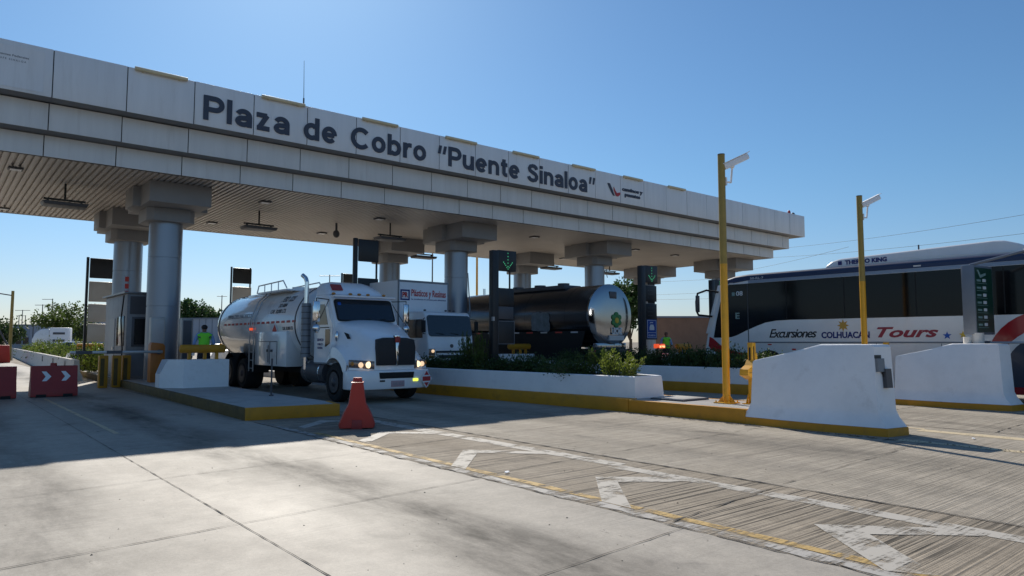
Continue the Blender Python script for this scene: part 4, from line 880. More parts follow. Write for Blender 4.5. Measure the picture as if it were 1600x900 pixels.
for x in (-0.9, 0.1, 0.3, 0.5): g.ball((bx + x, by + 0.5, 2.80), (0.06, 0.05, 0.035))
obj('marker_lamp', g, 'dgrey', B)
g = G(); g.box(bx - 1.1, bx + 1.1, by - 0.06, by + 0.25, 0.42, 0.86, bev=0.03); obj('bumper', g, 'truckwhite', B)
g = G()
for x in (-0.35, 0.35): g.tube([(bx + x, by + 0.0, 1.88), (bx + x - 0.5, by + 0.06, 1.94)], 0.012, 6)
obj('wiper', g, 'matblack', B)
yb = by + 1.8
g = G(); g.box(bx - 1.22, bx + 1.22, yb, yb + 6.6, 1.0, 4.02, bev=0.02); bxo = obj('cargo_box', g, 'plainwhite', B)
g = G(); g.box(bx - 1.24, bx + 1.24, yb - 0.015, yb + 0.05, 3.96, 4.04); g.box(bx - 1.235, bx - 1.19, yb - 0.012, yb + 0.05, 1.0, 3.96); g.box(bx + 1.19, bx + 1.235, yb - 0.012, yb + 0.05, 1.0, 3.96); obj('box_edge', g, 'grey', bxo)
g = G(); g.text('Plásticos y Resinas', plane_fn((bx - 0.62, yb - 0.004, 3.42), (1, 0, 0), (0, 0, 1)), width=1.72, height=0.26, depth=0.004, bold=0.02); obj('lettering', g, 'inkred2', bxo, ang=0, norm=False)
g = G(); g.text('La excelencia en envases para alimentos', plane_fn((bx - 0.62, yb - 0.004, 3.27), (1, 0, 0), (0, 0, 1)), width=1.72, height=0.06, depth=0.004, bold=0.01); obj('lettering', g, 'inkblue', bxo, ang=0, norm=False)
g = G()
for a, b, c, dd in ((-1.14, -0.70, 3.60, 3.66), (-1.14, -0.70, 3.24, 3.30), (-1.14, -1.08, 3.30, 3.60), (-0.76, -0.70, 3.30, 3.60)): g.box(bx + a, bx + b, yb - 0.012, yb, c, dd)
obj('logo_frame', g, 'inkblue', bxo)
g = G(); g.text('PR', plane_fn((bx - 1.05, yb - 0.004, 3.36), (1, 0, 0), (0, 0, 1)), width=0.27, height=0.19, depth=0.006, bold=0.05); obj('logo', g, 'inkred2', bxo, ang=0, norm=False)
g = G(); g.box(bx - 0.4, bx + 0.4, by + 0.4, yb + 6.4, 0.6, 0.95); obj('chassis', g, 'matblack', B)
for s in (-1, 1):
    wheel(B, bx + s * 0.95, by + 0.85, 0.46, 0.46, 0.26, s); wheel(B, bx + s * 0.88, yb + 4.6, 0.46, 0.46, 0.5, s, True)
g = G(); g.cyl((bx + 1.22, by + 0.35, 2.6), (bx + 1.13, by + 0.4, 4.35), 0.03, 0.02, seg=8); g.tube([(bx + 1.1, by + 0.45, 2.4), (bx + 1.22, by + 0.35, 2.6)], 0.02, 6); obj('snorkel_pole', g, 'grey', B)
B.rotation_euler.z = R(3.5)

# ---------------------------------------------------------------- polished tanker trailer
tx, ty0, ty1 = 22.22, 20.36, 30.0
Tk = thing('tanker_trailer', 'long dark steel tanker with mirror-polished rear end and green emblem', 'tanker', (tx, 24.5, 0))
def tring(y, k, n=56, dz=0): return [(tx + 1.32 * k * math.cos(2 * math.pi * i / n), y, 2.69 + dz + 1.33 * k * math.sin(2 * math.pi * i / n)) for i in range(n)]
g = G(); g.loft([tring(ty0 + 0.10, 1.0), tring(ty1, 1.0), tring(ty1 + 0.25, 0.8), tring(ty1 + 0.3, 0.4)]); tko = obj('tank', g, 'tanker', Tk, ang=40)
g = G(); g.loft([tring(ty0 + 0.10, 1.012), tring(ty0 + 0.02, 1.012), tring(ty0, 0.97), tring(ty0 - 0.05, 0.8), tring(ty0 - 0.09, 0.5), tring(ty0 - 0.10, 0.15)]); obj('rear_dish', g, 'steel', Tk, ang=60)
for y in (21.8, 24.4, 27.0):
    g = G(); g.loft([tring(y, 1.0), tring(y, 1.004), tring(y + 0.03, 1.004), tring(y + 0.03, 1.0)], caps=False); obj('tank_band', g, 'tanker', tko)
g = G(); g.box(tx - 0.55, tx + 0.55, 22.6, 27.0, 3.93, 4.12, bev=0.05)
for y in (23.2, 24.8, 26.4): g.cyl((tx, y, 4.0), (tx, y, 4.24), 0.27, seg=18)
obj('manway', g, 'dgrey', Tk)
g = G(); g.prism([(20.6, 2.05), (29.4, 2.05), (29.4, 0.62), (21.4, 0.62), (20.9, 1.2)], 'x', tx - 1.30, tx - 1.24, bev=0.02); obj('side_skirt', g, 'matblack', Tk)
for i in range(9):
    g = G(); y = 21.0 + i * 0.95; m = 'redrefl' if i % 2 else 'whiterefl'; g.box(tx - 1.312, tx - 1.30, y, y + 0.42, 1.97, 2.03); obj('reflector_tape', g, m, Tk)
g = G(); o_ = Vector((tx - 1.335, 23.3, 2.05)); random.seed(3)
pts = []
for i in range(28):
    a = 2 * math.pi * i / 28; k = 1 / max(abs(math.cos(a)), abs(math.sin(a))); pts.append((0.62 * math.cos(a) * k * random.uniform(.86, 1.04), 0.44 * math.sin(a) * k * random.uniform(.86, 1.04)))
g.plate(o_ + Vector((0, 0, 0.42)), (0, -1, 0), (0, 0, 1), pts, 0.006); obj('torn_sticker', g, mat('torn_pale_sticker', (0.16, 0.20, 0.22), 0.6, vary=0.4, vscale=4), Tk, ang=0)
# emblem on the dish
ex_, ey_ = tx + 0.22, ty0 - 0.12
g = G(); g.box(ex_ - 0.42, ex_ + 0.48, ey_ - 0.01, ey_ + 0.1, 1.66, 1.86); obj('emblem_base', g, 'whiterefl', Tk)
g = G(); g.text('LECHE', plane_fn((ex_ - 0.28, ey_ - 0.02, 1.92), (1, 0, 0), (0, 0, 1)), width=0.62, height=0.26, depth=0.01, bold=0.05); obj('emblem_lettering', g, 'signwhite', Tk, ang=0, norm=False)
g = G()
for i in range(6): a = R(60 * i + 30); g.ball((ex_ + 0.03 + 0.20 * math.cos(a), ey_ - 0.0, 2.52 + 0.22 * math.sin(a)), (0.14, 0.02, 0.12))
obj('emblem_petals', g, 'green', Tk)
g = G(); g.ball((ex_ + 0.03, ey_ - 0.02, 2.50), (0.12, 0.02, 0.12)); obj('emblem_centre', g, 'starye', Tk)
g = G(); g.box(tx - 0.12, tx + 0.30, ty0 - 0.10, ty0 + 0.05, 3.42, 3.72, bev=0.02); obj('rear_vent', g, 'dgrey', Tk)
g = G(); g.box(tx - 1.2, tx + 1.25, ty0 - 0.1, ty0 + 0.15, 1.12, 1.30); g.box(tx - 0.5, tx + 0.5, ty0, 29.8, 1.0, 1.3); g.box(tx - 1.1, tx + 1.1, ty0 - 0.05, ty0 + 0.05, 0.55, 0.68); g.box(tx - 0.9, tx - 0.8, ty0, ty0 + 0.1, 0.6, 1.2); g.box(tx + 0.8, tx + 0.9, ty0, ty0 + 0.1, 0.6, 1.2); obj('chassis', g, 'dgrey', Tk)
g = G(); g.box(tx - 0.95, tx + 0.95, ty0 - 0.02, ty0 + 0.3, 1.3, 1.55, bev=0.03); obj('rear_cabinet', g, 'steel', Tk)
g = G(); g.box(tx + 1.34, tx + 1.95, 22.2, 22.9, 0.9, 3.05, bev=0.03); obj('side_locker', g, 'grey', Tk)
for s in (-1, 1):
    g = G(); g.box(tx + s * 1.0 - 0.12, tx + s * 1.0 + 0.12, ty0 - 0.13, ty0 - 0.10, 1.15, 1.25); obj('tail_lamp', g, 'redrefl', Tk)
for y in (21.2, 22.5): 
    for s in (-1, 1): wheel(Tk, tx + s * 0.95, y, 0.52, 0.52, 0.56, s, True)
# tractor ahead
g = G(); g.box(tx - 1.2, tx + 1.2, 31.0, 33.3, 0.7, 3.7, bev=0.12); obj('tractor_cab', g, 'tankwhite', Tk)
for s in (-1, 1): wheel(Tk, tx + s * 0.95, 30.4, 0.52, 0.52, 0.56, s, True); wheel(Tk, tx + s * 1.0, 33.6, 0.52, 0.52, 0.3, s)
g = G(); g.box(tx - 1.15, tx + 1.15, 33.2, 34.6, 0.7, 2.1, bev=0.15); obj('tractor_hood', g, 'tankwhite', Tk)
for dx_ in (-1.3, 1.3):
    g = G(); g.cyl((tx + dx_, 30.85, 1.0), (tx + dx_, 30.85, 4.5), 0.07, seg=12); obj('exhaust_pipe', g, 'chrome', Tk)

# ---------------------------------------------------------------- coach
XB, XB2 = 21.70, 24.2
U = thing('coach', 'white touring coach with navy roof band and dark windows, in the far right lane', 'bus', ((XB + XB2) / 2, 8.5, 0))
side = [(1.9, 0.42), (1.78, 1.2), (1.80, 3.3), (1.95, 3.75), (2.3, 3.90), (13.5, 3.91), (13.95, 3.88), (14.32, 3.80), (14.64, 3.62), (14.80, 3.2), (14.94, 2.78), (15.20, 1.97), (15.31, 1.44), (15.34, 0.8), (15.2, 0.40), (14.6, 0.30), (2.4, 0.30)]
g = G(); g.prism(side, 'x', XB, XB2, bev=0.09); obj('body', g, 'buswhite', U, ang=50)
def BP(name, pts, m, k=0.006, parent=U):
    g = G(); g.plate((XB, 0, 0), (0, -1, 0), (0, 0, 1), [(-y, z) for y, z in pts], k); return obj(name, g, m, parent, ang=0)
def arc(cy, cz, ry, rz, a0, a1, n=14): return [(cy + ry * math.cos(R(a0 + (a1 - a0) * i / n)), cz + rz * math.sin(R(a0 + (a1 - a0) * i / n))) for i in range(n + 1)]
# dark glazing band with the swept front
BP('window_band', [(2.1, 2.30), (12.0, 2.315), (12.5, 2.30), (12.9, 2.24), (13.2, 2.14), (13.6, 1.99), (14.0, 1.82), (14.2, 1.765), (14.4, 1.745), (14.93, 1.745), (14.80, 2.35), (14.62, 3.0), (14.42, 3.52), (14.26, 3.60), (13.5, 3.60), (2.1, 3.585)], 'busglass', 0.006)
for y in (12.1, 10.2, 8.15, 6.0, 4.0):
    BP('window_seam', [(y, 2.34), (y + 0.03, 2.34), (y + 0.03, 3.56), (y, 3.56)], 'matblack', 0.009)
BP('window_seam', [(13.52, 1.0), (13.55, 1.0), (13.55, 3.58), (13.52, 3.58)], 'dgrey', 0.010)
BP('silver_band', [(1.95, 3.60), (13.5, 3.605), (13.5, 3.70), (1.95, 3.695)], 'busgrey', 0.008)
BP('navy_band', [(1.99, 3.70), (13.52, 3.705), (14.3, 3.62), (14.55, 3.60), (14.40, 3.70), (14.0, 3.80), (13.5, 3.815), (2.2, 3.81)], 'busblue', 0.007)
g = G(); rr2 = []
for y, k in ((2.35, 0), (13.5, 0), (14.0, -0.03), (14.45, -0.14)):
    rr2.append([(XB - 0.009, y, 3.80 + k), (XB - 0.006, y, 3.835 + k), (XB + 0.018, y, 3.896 + k), (XB + 0.085, y, 3.922 + k), (XB + 0.7, y, 3.926 + k)])
g.loft(rr2, close=False); obj('roof_edge', g, 'busblue', U, ang=60)
BP('groove', [(1.9, 1.56), (13.52, 1.56), (13.52, 1.60), (1.9, 1.60)], 'grey', 0.012)
for y in (11.0, 9.3, 7.55, 5.8): BP('locker_seam', [(y, 0.5), (y + 0.015, 0.5), (y + 0.015, 1.55), (y, 1.55)], 'dgrey', 0.007)
BP('red_sweep', [(15.1, 1.78), (14.97, 1.73), (14.65, 1.48), (14.3, 1.34), (14.01, 1.25), (13.5, 1.19), (13.31, 1.16), (13.48, 0.90), (13.8, 0.95), (14.11, 1.03), (14.66, 1.14), (15.03, 1.32), (15.15, 1.45)], 'busred', 0.008)
BP('red_arc', arc(5.05, 1.0, 1.45, 1.42, 24, 150) + arc(5.05, 0.95, 1.12, 1.02, 150, 22), 'busred', 0.009)
BP('white_arc', arc(5.05, 0.95, 1.14, 1.0, 24, 150) + arc(5.05, 0.9, 1.0, 0.88, 150, 22), 'buswhite', 0.011)
BP('slate_panel', [(6.05, 0.42), (5.95, 1.25)] + arc(5.05, 0.9, 1.01, 0.89, 25, 150) + [(1.9, 1.4), (2.0, 0.42)], 'busdark', 0.008)
BP('red_sill', [(1.9, 0.24), (6.12, 0.24), (6.16, 0.43), (1.9, 0.43)], 'busred', 0.013)
for y in (12.75, 11.9, 10.4): BP('side_lamp', rrect(y - 0.07, y + 0.07, 1.33 if y < 12.5 else 1.49, 1.38 if y < 12.5 else 1.53, 0.02), 'redrefl', 0.015)
BP('side_lamp', rrect(8.9, 9.15, 1.36, 1.42, 0.03), 'amber', 0.014)
def btext(s, y, z, wd, h, m, bold=0.03, shear=0.0, space=1.0):
    g = G(); g.text(s, plane_fn((XB - 0.002, y, z), (0, -1, 0), (0, 0, 1)), width=wd, height=h, depth=0.008, bold=bold, shear=shear, space=space); return obj('lettering', g, m, U, ang=0, norm=False)
btext('Excursiones', 12.76, 1.74, 1.64, 0.28, 'inkblack', 0.010, 0.35, 0.86)
btext('COLHUACAN', 10.97, 1.72, 1.48, 0.18, 'inkblue', 0.035)
btext('Tours', 9.28, 1.74, 1.66, 0.28, 'inkred', 0.03, 0.35)
btext('08', 13.98, 3.20, 0.26, 0.15, 'signwhite', 0.02)
btext('50-RL-7', 13.42, 3.73, 0.5, 0.07, 'signwhite', 0.01)
g = G(); g.text('E', plane_fn((XB - 0.008, 14.02, 2.40), (0, -1, 0), (0, 0, 1)), width=0.16, height=0.2, depth=0.004, bold=0.03); obj('lettering', g, 'signline', U, ang=0, norm=False)
BP('number_sticker', rrect(14.03, 14.15, 3.2, 3.32, 0.01), 'signline', 0.009)
def star(cy, cz, r, k=0.42, n=5, ph=90): return [(cy + (r if i % 2 == 0 else r * k) * math.cos(R(ph + 180 * i / n)), cz + (r if i % 2 == 0 else r * k) * math.sin(R(ph + 180 * i / n))) for i in range(2 * n)]
BP('star', star(7.41, 1.77, 0.115), 'starblue', 0.008); BP('star', star(7.02, 1.79, 0.105), 'starye', 0.008)
BP('sun_emblem', star(10.28, 2.10, 0.19, 0.5, 8), 'gold', 0.008)
# pillar and front glass
g = G(); 
for a, b in (((14.66, 3.60), (15.22, 1.90)),): g.prism([(a[0] - 0.06, a[1]), (a[0] + 0.05, a[1]), (b[0] + 0.03, b[1]), (b[0] - 0.16, b[1])], 'x', XB - 0.012, XB + 0.12, bev=0.01)
obj('front_pillar', g, 'buswhite', U)
g = G(); g.plate((XB + 0.14, 15.24, 1.95), (1, 0, 0), (0, -0.52, 1.68), rrect(0, 2.2, 0, 1.72, 0.15), -0.03); obj('windscreen', g, 'busglass', U)
# mirror arm
g = G(); g.tube([(XB - 0.05, 14.66, 3.36), (XB - 0.22, 15.05, 3.44), (XB - 0.28, 15.38, 3.34), (XB - 0.30, 15.44, 3.05), (XB - 0.30, 15.43, 2.72), (XB - 0.28, 15.36, 2.56), (XB - 0.1, 14.90, 2.50)], 0.035, 8); mo = obj('mirror', g, 'matblack', U)
g = G(); g.box(XB - 0.40, XB - 0.22, 15.33, 15.40, 2.66, 3.26, bev=0.02); obj('mirror_head', g, 'dgrey', mo)
# roof air-conditioning pod
g = G(); pod = [(10.95, 3.90), (10.9, 4.02), (10.7, 4.14), (10.45, 4.20), (6.3, 4.32), (6.05, 4.30), (5.7, 4.18), (5.45, 4.0), (5.4, 3.90)]
g.prism(pod, 'x', XB + 0.28, XB2 - 0.28, bev=0.06); pdo = obj('roof_pod', g, 'buswhite', U, ang=50)
g = G()
for i in range(13):
    y = 8.0 + i * 0.19; g.box(XB + 0.5, XB2 - 0.5, y, y + 0.07, 4.27 - (y - 6.3) * 0.029 + 0.005, 4.31 - (y - 6.3) * 0.029)
obj('vent_slats', g, 'grey', pdo)
g = G(); g.text('THERMO KING', plane_fn((XB + 0.276, 10.28, 4.005), (0, -1, 0), (0, 0, 1)), width=1.25, height=0.12, depth=0.006, bold=0.05); g.box(XB + 0.268, XB + 0.279, 10.38, 10.5, 4.0, 4.12)
obj('lettering', g, 'inkblue', pdo, ang=0, norm=False)
g = G(); g.box(XB - 0.01, XB + 0.02, 8.0, 8.2, 3.74, 3.78); obj('marker_lamp', g, 'whiterefl', U)
g = G(); g.box(XB - 0.01, XB + 0.02, 14.1, 14.25, 3.63, 3.66); obj('marker_lamp', g, 'whiterefl', U)
g = G(); g.box(XB + 0.05, XB + 0.4, 15.28, 15.36, 1.10, 1.28, bev=0.02); obj('headlamp', g, 'amber', U)
for y, nm in ((12.78, 1), (4.6, 0), (3.2, 0)):
    g = G(); g.plate((XB, y, 0), (0, -1, 0), (0, 0, 1), [(0.64 * math.cos(R(a)), 0.62 + 0.70 * math.sin(R(a))) for a in range(-30, 211, 12)] + [(-0.56, 0.28), (0.56, 0.28)], 0.014); obj('wheel_arch', g, 'matblack', U, ang=0)
    wheel(U, XB + 0.13, y, 0.5, 0.5, 0.3, -1); wheel(U, XB2 - 0.13, y, 0.5, 0.5, 0.3, 1)

# ================================================================ POLES, SIGNS, GATES
def cctv_pole(x, y, label, lean=0.0):
    t = thing('camera_pole', label, 'camera pole', (x, y, 0.28), 'tall yellow poles with a camera')
    g = G(); g.box(x - 0.20, x + 0.20, y - 0.20, y + 0.20, 0.285, 0.305, bev=0.003)
    for dx_, dy_ in ((-.16, -.16), (.16, -.16), (.16, .16), (-.16, .16)): g.cyl((x + dx_, y + dy_, 0.30), (x + dx_, y + dy_, 0.34), 0.015, seg=6)
    obj('base_plate', g, 'ysteel', t)
    g = G()
    for k in range(4):
        a = R(90 * k + 20); u = Vector((math.cos(a), math.sin(a), 0)); c = Vector((x, y, 0))
        nn = Vector((-u.y, u.x, 0)) * 0.005; p = [c + u * 0.06 + Vector((0, 0, .305)), c + u * 0.19 + Vector((0, 0, .305)), c + u * 0.06 + Vector((0, 0, .46))]
        g.loft([[q + nn for q in p], [q - nn for q in p]])
    obj('gusset', g, 'ysteel', t)
    g = G(); g.cyl((x, y, 0.30), (x, y, 3.3), 0.078, seg=20); obj('pole', g, 'ysteel', t)
    g = G(); g.cyl((x, y, 3.3), (x, y, 5.72), 0.078, seg=20); obj('pole', g, 'ybrown', t, label='browner weathered upper half of the pole')
    g = G(); g.cyl((x, y, 5.72), (x, y, 5.74), 0.08, seg=20); obj('pole_cap', g, 'dgrey', t)
    # camera: points away to the right
    dr = Vector((0.74, -0.46, 0.42)).normalized(); a = Vector((x, y, 5.42)) + dr * 0.06; b = a + dr * 0.62
    g = G(); q = dr.to_track_quat('X', 'Z').to_matrix()
    g.box(0, 0.62, -0.07, 0.07, -0.065, 0.065, bev=0.018)
    for v in g.bm.verts: v.co = q @ v.co + a
    cm = obj('camera', g, 'plainwhite', t)
    g = G(); g.box(-0.02, 0.68, -0.085, 0.085, 0.068, 0.083, bev=0.004)
    for v in g.bm.verts: v.co = q @ v.co + a
    obj('sunshield', g, 'plainwhite', cm)
    g = G(); g.cyl(b, b + dr * 0.012, 0.045, seg=14); obj('lens', g, 'matblack', cm)
    g = G(); g.tube([(x + 0.06, y - 0.03, 5.12), (x + 0.20, y - 0.10, 5.12), tuple(a + dr * 0.22 - Vector((0, 0, 0.07)))], 0.022, 8); g.ball(tuple(a + dr * 0.22 - Vector((0, 0, 0.07))), (0.05, 0.05, 0.05)); g.box(x + 0.05, x + 0.09, y - 0.08, y + 0.04, 5.04, 5.22); obj('bracket', g, 'plainwhite', cm)
    return t
cctv_pole(13.36, 8.90, 'tall yellow camera pole on the near island, crossing the canopy and bus front')
cctv_pole(20.24, 9.0, 'tall yellow camera pole rising behind the near barrier, in front of the bus side')

def gate_post(x, y, label):
    t = thing('gate_post', label, 'gate post', (x, y, 0.28), 'yellow barrier gate posts')
    g = G(); g.box(x - 0.075, x + 0.075, y - 0.055, y + 0.055, 0.30, 1.58, bev=0.006); obj('post', g, 'ysteel', t)
    g = G(); g.box(x - 0.080, x - 0.074, y - 0.02, y + 0.02, 1.12, 1.48); g.box(x - 0.025, x + 0.005, y - 0.060, y - 0.054, 1.10, 1.50); obj('slot', g, 'matblack', t)
    g = G(); g.box(x - 0.17, x + 0.17, y - 0.15, y + 0.15, 0.285, 0.30)
    for s in (-1, 1): g.prism([(x + s * 0.07, 0.30), (x + s * 0.16, 0.30), (x + s * 0.07, 0.50)], 'y', y - 0.07, y - 0.06); g.prism([(x + s * 0.07, 0.30), (x + s * 0.16, 0.30), (x + s * 0.07, 0.50)], 'y', y + 0.06, y + 0.07)
    obj('base', g, 'ysteel', t)
    g = G(); g.prism([(x - 0.07, 1.22), (x - 0.16, 1.10), (x - 0.34, 1.02), (x - 0.36, 0.90), (x - 0.12, 0.80), (x - 0.07, 0.82)], 'y', y - 0.12, y + 0.08); ar = obj('arm_head', g, 'ysteel', t, ang=0)
    g = G(); g.box(x - 0.30, x - 0.12, y - 0.124, y - 0.119, 0.945, 0.955); obj('slot', g, 'matblack', ar)
    g = G(); g.box(x + 0.08, x + 0.14, y - 0.05, y + 0.05, 1.12, 1.36, bev=0.01); obj('hinge', g, 'ysteel', t)
    return t
gp = gate_post(13.60, 8.42, 'yellow gate post with angled arm head at the left end of the near barrier')
dup(gp, (20.42, 8.5, 0.28), 'yellow gate post with angled arm head, mostly hidden behind the near barrier')

# green rate board on a tube above barrier 2
t = thing('rate_board', 'narrow dark green toll rate board in a grey frame above the right barrier', 'rate board', (20.2, 6.2, 1.55))
g = G(); g.cyl((20.2, 6.2, 1.3), (20.2, 6.2, 1.82), 0.125, seg=20); g.cyl((20.12, 6.42, 1.4), (20.12, 6.42, 1.72), 0.09, seg=16); obj('base_tube', g, 'offwhite', t)
rot = Matrix.Rotation(R(-7), 3, 'Z')     # board faces down the lane, seen edge-on
def rb(name, x0, x1, y0, y1, z0, z1, m, par, bev=0.0):
    g = G(); g.box(x0, x1, y0, y1, z0, z1, bev=bev)
    c = Vector((20.2, 6.2, 0))
    for v in g.bm.verts: v.co = rot @ v.co + c
    return obj(name, g, m, par)
rb('frame', -0.12, 0.84, -0.02, 0.28, 1.78, 3.52, 'grey', t, 0.008)
brd = rb('board', -0.07, 0.79, -0.032, -0.02, 1.84, 3.46, 'signgreen', t)
for i in range(7):
    z = 1.95 + i * 0.185; rb('board_line', -0.04, 0.50, -0.038, -0.032, z, z + 0.010, 'signline', brd)
    rb('board_text', -0.02, 0.18, -0.038, -0.032, z + 0.05, z + 0.10, 'signline', brd); rb('board_figure', 0.28, 0.44, -0.038, -0.032, z + 0.045, z + 0.12, 'signwhite', brd)
g = G(); g.plate(rot @ Vector((0.0, -0.033, 3.20)) + Vector((20.2, 6.2, 0)), rot @ Vector((1, 0, 0)), (0, 0, 1), [(0, 0.2), (0.08, 0.2), (0.18, 0.08), (0.45, 0.14), (0.45, 0.08), (0.16, 0.0)], 0.006); obj('board_emblem', g, 'signline', brd)
g = G(); g.tube([tuple(rot @ Vector((-0.05, 0.1, 3.52)) + Vector((20.2, 6.2, 0))), (20.7, 5.25, 3.83), (20.7, 4.2, 4.0)], 0.035, 8); g.ball((20.7, 5.2, 3.80), (0.07, 0.1, 0.12)); obj('stay', g, 'grey', t)
g = G(); g.cyl((20.7, 4.2, 0.1), (20.7, 4.2, 4.05), 0.06, seg=12); obj('stay_post', g, 'grey', t)
t = thing('boom_gate', 'thin grey horizontal boom arm beside the rate board, in front of the bus', 'boom gate', (20.35, 6.1, 1.5))
g = G(); g.cyl((20.35, 6.1, 1.58), (20.35, 1.2, 1.58), 0.028, seg=10); obj('arm', g, 'alu', t)
g = G(); g.box(20.25, 20.45, 6.0, 6.25, 1.40, 1.62, bev=0.02); obj('pivot', g, 'dgrey', t)
t = thing('dark_cabinet', 'squat dark brown cabinet at the right edge, beside the right barrier', 'cabinet', (20.3, 4.6, 0))
g = G(); g.box(19.95, 20.7, 4.55, 5.0, 0, 0.62, bev=0.03); obj('cabinet', g, mat('dark_brown_box', (0.06, 0.05, 0.035), 0.7, vary=0.2), t)
g = G(); g.box(19.9, 20.75, 4.5, 5.05, 0.62, 0.66, bev=0.01); obj('lid', g, 'dgrey', t)

# lane signals: dark post with LED arrow above panels
def arrow_leds(g, x, y, z):
    for dx_, dz in ((0, .24), (0, .14), (0, .04), (0, -.06), (0, -.16), (0, -.24), (-.09, -.13), (.09, -.13), (-.17, -.04), (.17, -.04), (-.045, -.19), (.045, -.19), (-.13, -.085), (.13, -.085)):
        g.ball((x + dx_, y, z + dz), (0.017, 0.010, 0.017), 8, 5)
def lane_signal(x, y, label, kind):
    t = thing('lane_signal', label, 'lane signal', (x, y, 0.28), 'lane signals on the islands')
    g = G(); g.box(x - 0.46, x - 0.24, y - 0.08, y + 0.12, 0.28, 4.34, bev=0.01); obj('post', g, 'black', t)
    g = G(); g.box(x - 0.24, x + 0.45, y - 0.07, y + 0.10, 3.74, 4.36, bev=0.01); hd = obj('signal_head', g, 'black', t)
    g = G(); arrow_leds(g, x + 0.12, y - 0.075, 4.04); obj('arrow', g, 'led', hd)
    if kind == 0:
        g = G(); g.box(x + 0.24, x + 0.28, y, y + 0.04, 3.2, 3.76); obj('rod', g, 'black', t)
        g = G(); g.box(x - 0.24, x + 0.40, y - 0.02, y + 0.06, 2.70, 3.22, bev=0.008); obj('panel', g, 'black', t)
        g = G(); g.box(x - 0.22, x + 0.38, y - 0.02, y + 0.06, 2.28, 2.66, bev=0.008); obj('panel', g, 'dgrey', t)
        g = G(); g.box(x - 0.23, x + 0.42, y - 0.03, y + 0.06, 1.52, 2.24, bev=0.008); pn = obj('panel', g, 'black', t)
        g = G(); 
        for a, b, c, dd in ((-.22, .41, 2.21, 2.225), (-.22, .41, 1.53, 1.545), (-.22, -.205, 1.545, 2.21), (.395, .41, 1.545, 2.21)): g.box(x + a, x + b, y - 0.036, y - 0.03, c, dd)
        obj('panel_frame', g, 'grey', pn)
        g = G(); g.box(x - 0.5, x - 0.44, y - 0.14, y - 0.06, 2.22, 2.34); obj('sensor', g, 'alu', t)
    else:
        for z0, z1 in ((3.06, 3.64), (2.42, 2.98)):
            g = G(); g.box(x - 0.20, x + 0.42, y - 0.04, y + 0.08, z0, z1, bev=0.008); pn = obj('panel', g, 'black', t)
            g = G()
            for i in range(3): g.box(x - 0.08, x + 0.22, y - 0.045, y - 0.04, z0 + 0.12 + i * 0.14, z0 + 0.13 + i * 0.14)
            obj('panel_frame', g, 'dgrey', pn)
        g = G(); g.box(x - 0.20, x + 0.42, y - 0.04, y + 0.08, 1.68, 2.42, bev=0.008); pn = obj('panel', g, 'black', t)
        g = G(); g.box(x - 0.16, x + 0.38, y - 0.05, y - 0.042, 1.72, 2.40); bs = obj('blue_sign', g, 'signblue', pn)
        g = G()
        for a, b, c, dd in ((-.14, .36, 2.365, 2.38), (-.14, .36, 1.735, 1.75), (-.14, -.125, 1.75, 2.365), (.345, .36, 1.75, 2.365), (-.12, .34, 1.92, 1.935)): g.box(x + a, x + b, y - 0.056, y - 0.05, c, dd)
        g.plate((x + 0.11, y - 0.05, 2.02), (1, 0, 0), (0, 0, 1), [(-.13, 0), (.13, 0), (.13, .10), (.08, .2), (-.08, .2), (-.13, .10)], 0.006)
        g.plate((x + 0.11, y - 0.05, 2.26), (1, 0, 0), (0, 0, 1), [(-.12, 0), (-.08, .05), (.06, .05), (.06, .02), (-.06, .02)], 0.006)
        g.text('CLASE A', plane_fn((x - 0.08, y - 0.051, 1.80), (1, 0, 0), (0, 0, 1)), width=0.38, height=0.06, depth=0.004, bold=0.02); obj('sign_print', g, 'signwhite', bs, norm=False, ang=0)
        for z in (2.99, 3.66):
            g = G(); g.box(x + 0.0, x + 0.36, y, y + 0.03, z, z + 0.08); obj('rod', g, 'black', t)
    return t
lane_signal(13.38, 16.6, 'dark lane signal post with green arrow in front of the dark tanker', 0)
lane_signal(20.15, 16.6, 'dark lane signal with green arrow and blue sign right of the tanker rear', 1)
s4 = lane_signal(27.2, 18.5, 'dark lane signal with arrow just behind the bus mirror', 1)
# tall framed signs
def frame_sign(x, y, zt, panels, label, m, wd=1.0, post=0.16):
    t = thing('framed_sign', label, 'sign', (x, y, 0.28))
    g = G(); g.box(x - wd / 2 - post, x - wd / 2, y - 0.08, y + 0.08, 0.28, zt, bev=0.01); obj('post', g, 'black', t)
    g = G(); g.box(x + wd / 2 - 0.07, x + wd / 2, y + 0.0, y + 0.06, 0.28, zt, bev=0.005); obj('post', g, 'black', t)
    for i, (z0, z1, mm) in enumerate(panels):
        g = G(); g.box(x - wd / 2 + 0.03, x + wd / 2 + 0.02, y - 0.06, y - 0.0, z0, z1, bev=0.03); obj('panel', g, mm, t)
    return t
frame_sign(13.95, 26.3, 5.85, [(4.90, 5.83, 'black'), (3.0, 4.22, 'black')], 'tall dark framed sign standing behind the white truck cab', 'black', 0.95)
frame_sign(6.15, 37.0, 5.45, [(4.50, 5.42, 'black'), (3.42, 4.35, 'signback'), (2.50, 3.32, 'signback'), (1.60, 2.42, 'signback')], 'ladder of four sign backs at the far left behind the booth column', 'signback', 1.2, 0.10)
frame_sign(12.75, 38.0, 5.55, [(4.68, 5.5, 'black'), (3.5, 4.5, 'signback')], 'black sign square seen above the tail of the white tanker truck', 'signback', 1.0, 0.06)
t = frame_sign(19.0, 38.0, 5.6, [(4.9, 5.58, 'black'), (3.2, 4.7, 'dgrey')], 'small dark sign board just above the white truck roof', 'signback', 0.9, 0.06)
